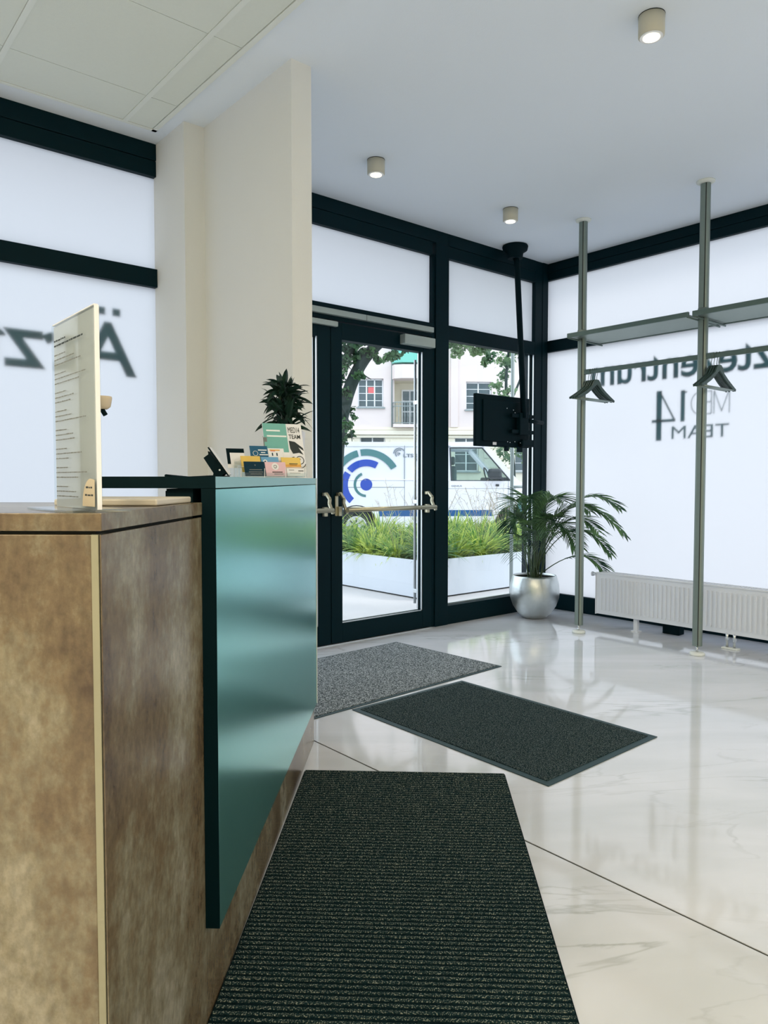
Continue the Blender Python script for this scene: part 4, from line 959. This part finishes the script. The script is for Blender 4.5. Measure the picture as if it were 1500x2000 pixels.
bm = BM(); box(bm, 2.45, 2.70, -.22, -.04, 1.17, 1.36, mtx=VM, bev=.05); tube(bm, [vp(2.66, -.08, 1.22), vp(2.78, .02, 1.15)], .03, 8); obj('wing_mirror', bm, 'vand', van)
bm = BM(); box(bm, 2.62, 3.02, .2, 1.6, 1.12, 1.20, mtx=VM, bev=.03); obj('dashboard', bm, 'vand', van)
for cu in (0, 3.0):
    wh = empty('wheel', (0, 0, 0)); wh.parent = van; wh.location = vp(cu, .12, .275)-van.location
    bm = BM(); tube(bm, [vp(cu, .02, .275), vp(cu, .03, .275), vp(cu, .22, .275), vp(cu, .24, .275)], [.29, .315, .315, .29], 32); obj('tyre', bm, 'tyre', wh)
    bm = BM(); tube(bm, [vp(cu, .010, .275), vp(cu, .03, .275)], [.195, .205], 32); obj('hubcap', bm, 'hub', wh)
    bm = BM()
    for k in range(8):
        a = 2*PI*k/8; c0 = vp(cu, .0085, .275)
        prism(bm, [(-.012, .08), (.012, .08), (.016, .17), (-.016, .17)], c0, vd*math.cos(a)+Vector((0, 0, 1))*math.sin(a), vd*-math.sin(a)+Vector((0, 0, 1))*math.cos(a), vw*.002)
    obj('hub_slot', bm, 'vand', wh)
bm = BM(); 
for cu in (0, 3.0): ring_sector(bm, vp(cu, .004, .275), vd, (0, 0, 1), vw*.3, .385, .41, 0.0, PI, 20)
for cu in (0, 3.0): vprism(bm, [(cu-.40, .25), (cu+.40, .25), (cu+.40, .5), (cu+.25, .63), (cu-.25, .63), (cu-.40, .5)], .25, .26)
obj('wheel_arch', bm, 'vand', van)
# shut lines, slide rail, stripe
bm = BM()
for u_, z0, z1 in ((.90, .25, 1.79), (1.72, .25, 1.13), (2.86, .35, 1.13)): box(bm, u_-.005, u_+.005, -.001, .02, z0, z1, mtx=VM)
box(bm, -1.0, .90, -.002, .02, 1.006, 1.018, mtx=VM); box(bm, -.98, 1.70, .008, .03, 1.765, 1.772, mtx=VM)
box(bm, 1.72, 3.0, -.001, .02, .985, .992, mtx=VM)
obj('shut_line', bm, 'vangrey', van)
bx('side_stripe', 'vandb', van, .42, 2.56, -.003, .02, .47, .585, mtx=VM); bx('crease', 'paper', van, -1.0, 1.70, -.004, .01, 1.145, 1.165, mtx=VM)
bx('door_handle', 'vand', van, 2.62, 2.68, -.02, .01, 1.03, 1.07, mtx=VM, bev=.005)
# emblem
lc = vp(.185, -.004, 1.064); A_ = math.radians; PXM = 13.68/1434/3.846
def emb(name, parts, m, ctr=lc, k=1.0):
    bm = BM()
    for r0, r1, a0, a1 in parts: ring_sector(bm, ctr, vd, (0, 0, 1), vw*.002, max(r0, .1)*PXM*k, r1*PXM*k, A_(a0), A_(a1), 26)
    return obj(name, bm, m, van)
emb('emblem_dot', [(0, 45, 0, 360)], 'vanblue'); emb('emblem_blue_arc', [(138, 188, 61, 140), (138, 188, 148, 228)], 'vanblue')
emb('emblem_green_arc', [(217, 266, 31, 100), (217, 266, 105, 178), (76, 95, 112, 268)], 'vangreen')
c2 = vp(.80, -.004, 1.64)
emb('emblem_small', [(.1, 45, 0, 360)], 'vangrey', c2, .19); emb('emblem_small', [(138, 188, 61, 228), (217, 266, 31, 178), (76, 95, 112, 268)], 'vangrey', c2, .17)
text_mesh('lettering', 'LTS DU', vp(.88, -.003, 1.575), vd, (0, 0, 1), .40, .06, 'vangrey', van, offset=.03)
text_mesh('lettering', 'H', vp(1.08, -.003, 1.505), vd, (0, 0, 1), .06, .055, 'vangrey', van, offset=.02)
text_mesh('lettering', 'GENIUS', vp(1.78, -.003, 1.025), vd, (0, 0, 1), .20, .026, 'vangrey', van, offset=.02)
e3 = vp(3.42, -.004, .64); emb('emblem_small', [(0, 45, 0, 360)], 'vanblue', e3, .8); emb('emblem_small', [(138, 170, 100, 228)], 'vangreen', e3, .9)

# ---------------------------------------------------------------- building across the street
bd_o = EX(0, 30, 0)
bdx = (S*math.cos(TILT) + Fw*math.sin(TILT)); bdy = (-S*math.sin(TILT) + Fw*math.cos(TILT))
BMt = Matrix(((bdx.x, bdy.x, 0, bd_o.x), (bdx.y, bdy.y, 0, bd_o.y), (0, 0, 1, 0), (0, 0, 0, 1)))
bl = empty('apartment_building', bd_o, label='pale pink apartment building with cream cornice across the street', cat='building')
def bb(name, m, parent, *b, bev=0): return bx(name, m, parent, *b, mtx=BMt, bev=bev)
# openings: (x0,x1,z0,z1) cut from the wall; wall built as strips around them
OPEN = [(-1.06, -.02, 4.10, 5.26), (3.36, 4.42, 4.02, 5.16), (5.55, 6.5, 6.15, 7.3), (-.98, .05, 1.6, 3.02), (5.4, 6.45, 1.5, 2.9), (.42, 2.4, 3.42, 5.22), (2.9, 3.9, 1.5, 2.9), (-4.2, -3.1, 4.1, 5.26), (8.2, 9.3, 4.1, 5.26), (7.9, 9, 1.5, 2.9)]
def wall_with_openings(x0, x1, z0, z1, ya, yb):
    xs = sorted(set([x0, x1] + [c for o in OPEN for c in o[:2] if x0 < c < x1])); zs = sorted(set([z0, z1] + [c for o in OPEN for c in o[2:] if z0 < c < z1]))
    bm = BM()
    for a, b in zip(xs, xs[1:]):
        run = None
        for c_, d_ in zip(zs, zs[1:]):
            mx_, mz = (a+b)/2, (c_+d_)/2
            solid = not any(o[0] < mx_ < o[1] and o[2] < mz < o[3] for o in OPEN)
            if solid:
                run = (run[0], d_) if run else (c_, d_)
            if (not solid or d_ == zs[-1]) and run:
                box(bm, a, b, ya, yb, run[0], run[1], mtx=BMt); run = None
    return bm
obj('wall', wall_with_openings(-9, 13, 3.3, 14, 0, .35), 'facade', bl)
obj('ground_floor_wall', wall_with_openings(-9, 13, -.05, 3.3, 0, .35), 'facade2', bl)
bb('rear_wall', 'facade2', bl, -9, 13, 2.0, 2.2, -.05, 14)
bb('roof', 'ironw', bl, -9.3, 13.3, -.4, 2.4, 14, 14.3)
bb('cornice', 'facade2', bl, -9, 13, -.16, 0, 2.98, 3.16, bev=.02); bb('cornice', 'facade2', bl, -9, 13, -.08, 0, 2.86, 2.96, bev=.02); bb('cornice', 'facade2', bl, -9, 13, -.06, 0, 3.18, 3.26)
for z in (.45, .85, 1.25, 1.65, 2.05, 2.45):
    bm = BM()
    for a, b in ((-9, -1.2), (.25, 2.7), (4.1, 5.2), (6.65, 7.7)): box(bm, a, b, -.04, 0, z, z+.34, mtx=BMt, bev=.01)
    obj('stone_course', bm, 'facade2', bl)
bb('pilaster', 'facade', bl, 2.72, 3.02, -.07, 0, 3.3, 14); bb('pilaster', 'facade', bl, -2.0, -1.75, -.07, 0, 3.3, 14)
def bwindow(x0, x1, z0, z1, cols, rows, dep=.20, red=None):
    f = BM(); t = .05
    box(f, x0, x1, dep, dep+.06, z0, z0+t, mtx=BMt); box(f, x0, x1, dep, dep+.06, z1-t, z1, mtx=BMt)
    for k in range(cols+1):
        x = x0+(x1-x0-t)*k/cols; box(f, x, x+t, dep, dep+.06, z0, z1, mtx=BMt)
    for k in range(1, rows):
        z = z0+(z1-z0)*k/rows; box(f, x0, x1, dep+.01, dep+.05, z-.012, z+.012, mtx=BMt)
    fo_ = obj('window', f, 'winwhite', bl)
    for k in range(cols):
        a = x0+(x1-x0)*k/cols; b = x0+(x1-x0)*(k+1)/cols
        bb('pane', 'darkglass', fo_, a+.02, b-.02, dep+.025, dep+.035, z0+.03, z1-.03)
    bb('sill', 'ironw', fo_, x0-.06, x1+.06, -.10, dep, z0-.05, z0)
    if red: bb('red_paper', 'red', fo_, *red, dep+.015, dep+.022, *[z0+(z1-z0)*.5, z0+(z1-z0)*.72])
for k, o_ in enumerate(OPEN):
    if k == 5: continue
    bwindow(*o_, 3 if k == 0 else 2, 4, red=(-.64, -.40) if k == 0 else None)
# recessed balcony with door, parapet above and iron railing
bm = BM(); box(bm, .42, 2.4, 1.2, 1.3, 3.42, 5.22, mtx=BMt); box(bm, .36, .42, .35, 1.3, 3.42, 5.22, mtx=BMt); box(bm, 2.4, 2.46, .35, 1.3, 3.42, 5.22, mtx=BMt); box(bm, .42, 2.4, .35, 1.3, 5.22, 5.3, mtx=BMt); box(bm, .42, 2.4, .0, 1.3, 3.32, 3.42, mtx=BMt); obj('balcony_recess', bm, 'facade2', bl)
bd_ = BM(); box(bd_, .80, 1.5, 1.12, 1.2, 3.42, 4.95, mtx=BMt); bdo = obj('balcony_door', bd_, 'winwhite', bl)
for a, b in ((.86, 1.12), (1.18, 1.44)):
    for c_, d_ in ((3.5, 4.0), (4.05, 4.45), (4.5, 4.88)): bb('pane', 'darkglass', bdo, a, b, 1.09, 1.12, c_, d_)
bm = BM(); pts = [(0, 0), (.1, -.35), (.4, -.5), (1.7, -.5), (2.0, -.35), (2.1, 0)]
prism(bm, pts, BMt @ Vector((.30, 0, 5.22)), bdx, bdy, (0, 0, .55)); obj('upper_parapet', bm, 'facade', bl)
bm = BM(); prism(bm, pts, BMt @ Vector((.30, 0, 5.85)), bdx, bdy, (0, 0, .95)); obj('green_screen', bm, 'greenrail', bl)
def railing(zb, zt, path, m='ironw'):
    bm = BM()
    P_ = [BMt @ Vector((a, b, 0)) for a, b in path]
    for z in (zb+.05, zt, zb+(zt-zb)*.82): tube(bm, [p+Vector((0, 0, z)) for p in P_], .018, 5)
    for a, b in zip(path, path[1:]):
        L = math.hypot(b[0]-a[0], b[1]-a[1]); n_ = max(2, int(L/.12))
        for k in range(n_+1):
            t = k/n_; x, y = a[0]+(b[0]-a[0])*t, a[1]+(b[1]-a[1])*t
            tube(bm, [BMt @ Vector((x, y, zb+.05)), BMt @ Vector((x, y-.10, zb+.30)), BMt @ Vector((x, y, zb+.62)), BMt @ Vector((x, y, zt))], .011, 4)
    obj('railing', bm, m, bl)
railing(3.40, 4.28, [(.36, 0), (.45, -.3), (2.3, -.3), (2.42, 0)])
bb('balcony_floor', 'facade', bl, .36, 2.42, -.35, 0, 3.28, 3.40)
bm = BM(); tube(bm, [BMt @ Vector((.32, -.05, 3.3)), BMt @ Vector((.32, -.05, 14))], .03, 8); obj('drainpipe', bm, 'ironw', bl)

# ---------------------------------------------------------------- street trees
def limb(bm, pts, r0, r1):
    P_ = [EX(*p) for p in pts]; n_ = len(P_)
    Q = []
    for k in range(n_-1):
        for t in (0, .33, .66): Q.append(P_[k].lerp(P_[k+1], t))
    Q.append(P_[-1])
    for it in range(2): Q = [Q[0]] + [(Q[i-1]+Q[i]*2+Q[i+1])/4 for i in range(1, len(Q)-1)] + [Q[-1]]
    tube(bm, Q, [r0+(r1-r0)*k/(len(Q)-1) for k in range(len(Q))], 10)
def leaves(bm, c, n, rad, size, rr, squash=.7):
    for k in range(int(n*1.15)):
        d = Vector((rr.gauss(0, 1), rr.gauss(0, 1), rr.gauss(0, 1)*squash)); d = d*(rad*rr.uniform(.2, 1)/max(d.length, .3))
        p = c+d; L = size*rr.uniform(.5, 1.0)
        a = Vector((rr.gauss(0, 1), rr.gauss(0, 1), rr.gauss(0, .6)-.5)).normalized(); b = a.cross(Vector((rr.gauss(0, 1), rr.gauss(0, 1), rr.gauss(0, 1)))).normalized(); c_ = a.cross(b)
        v_ = [p-a*L*.5, p-b*L*.42-a*L*.08+c_*L*.1, p-b*L*.22+a*L*.3, p+a*L*.55, p+b*L*.22+a*L*.3, p+b*L*.42-a*L*.08+c_*L*.1]
        vs = [bm.verts.new(q) for q in v_]; bm.faces.new(vs)
def px2(px, py, dep): return ((px-750)/1434*dep, dep, 1.15-(py-937)/1434*dep)
tr = empty('street_tree', EX(-.67, 10.1, -.02), label='large leafy tree leaning over the pavement outside the door', cat='tree')
bm = BM(); D = 10.1
limb(bm, [(-.67, D, -.02), (-.67, D, .9), (-.65, D, 1.6), px2(672, 790, D), px2(695, 728, D), px2(722, 688, D), px2(765, 652, D), px2(830, 590, D), px2(900, 520, D)], .115, .06)
obj('trunk', bm, 'bark', tr)
bm = BM(); limb(bm, [px2(655, 740, D), px2(672, 700, D), px2(705, 668, D), px2(730, 640, D-.3), px2(800, 560, D-.6)], .05, .03); obj('branch', bm, 'bark', tr)
bm = BM(); limb(bm, [px2(640, 760, D), px2(600, 650, D), px2(560, 500, D)], .09, .05); obj('branch', bm, 'bark', tr)
for pts in ([(765, 652), (800, 668), (806, 685)], [(700, 720), (712, 735), (725, 742)], [(668, 790), (685, 830), (688, 862)], [(830, 590), (870, 640), (892, 690)], [(900, 520), (935, 620), (945, 690)]):
    bm = BM(); limb(bm, [px2(a, b, D-.1) for a, b in pts], .012, .005); obj('twig', bm, 'bark', tr)
rt = random.Random(33)
bm = BM()
for px, py, n, rad in ((678, 680, 90, .16), (700, 668, 80, .15), (690, 700, 90, .16), (672, 715, 70, .13), (720, 690, 70, .14), (740, 660, 70, .14), (770, 660, 80, .15), (790, 675, 90, .16), (770, 695, 60, .12), (800, 660, 60, .14),
                       (700, 735, 40, .10), (735, 705, 30, .08), (752, 702, 25, .07), (672, 770, 70, .13), (680, 800, 60, .11), (676, 830, 70, .11), (686, 850, 30, .07), (668, 860, 40, .09), (692, 815, 20, .06), (660, 740, 90, .2), (655, 840, 80, .2),
                       (705, 640, 150, .25), (760, 620, 200, .3), (820, 620, 200, .35), (650, 650, 150, .3), (640, 800, 100, .25), (690, 600, 250, .5), (800, 560, 250, .5)):
    leaves(bm, EX(*px2(px, py, D+rt.uniform(-.3, .2))), n, rad, .085, rt)
obj('foliage', bm, 'treeleaf', tr, kind='stuff')
bm = BM()
for px, py, n, rad in ((880, 672, 50, .12), (893, 690, 50, .10), (905, 675, 60, .13), (928, 688, 45, .09), (945, 682, 60, .12), (955, 700, 40, .09), (945, 712, 25, .06), (922, 668, 60, .14), (895, 650, 150, .25), (940, 645, 150, .3)):
    leaves(bm, EX(*px2(px, py, D-.2+rt.uniform(-.2, .2))), n, rad, .085, rt)
obj('foliage', bm, 'treeleaf2', tr, kind='stuff')
# slender young tree further right
yt = empty('young_tree', EX(2.55, 16.5, -.04), label='slender young tree with sparse pale leaves behind the van bonnet', cat='tree')
bm = BM(); D2 = 17; limb(bm, [(3.05, D2, -.04), (3.0, D2, 1.5), px2(990, 800, D2), px2(985, 740, D2), px2(995, 660, D2), px2(1010, 560, D2)], .05, .02)
limb(bm, [px2(990, 800, D2), px2(1020, 730, D2), px2(1034, 680, D2), px2(1040, 600, D2)], .03, .012); obj('trunk', bm, 'bark', yt)
bm = BM()
for px, py, n, rad in ((975, 705, 60, .2), (990, 712, 50, .2), (985, 735, 50, .2), (970, 755, 50, .2), (992, 765, 50, .2), (978, 775, 40, .2), (1000, 690, 40, .2), (1030, 700, 60, .22), (1024, 675, 60, .25), (1040, 720, 50, .2), (1010, 660, 60, .3),
                       (975, 882, 60, .25), (1000, 875, 70, .25), (1025, 885, 60, .25), (1040, 900, 60, .3), (990, 895, 50, .2), (1060, 880, 80, .4)):
    leaves(bm, EX(*px2(px, py, D2+rt.uniform(-.3, .3))), n, rad, .11, rt)
obj('foliage', bm, 'treeleaf2', yt, kind='stuff')
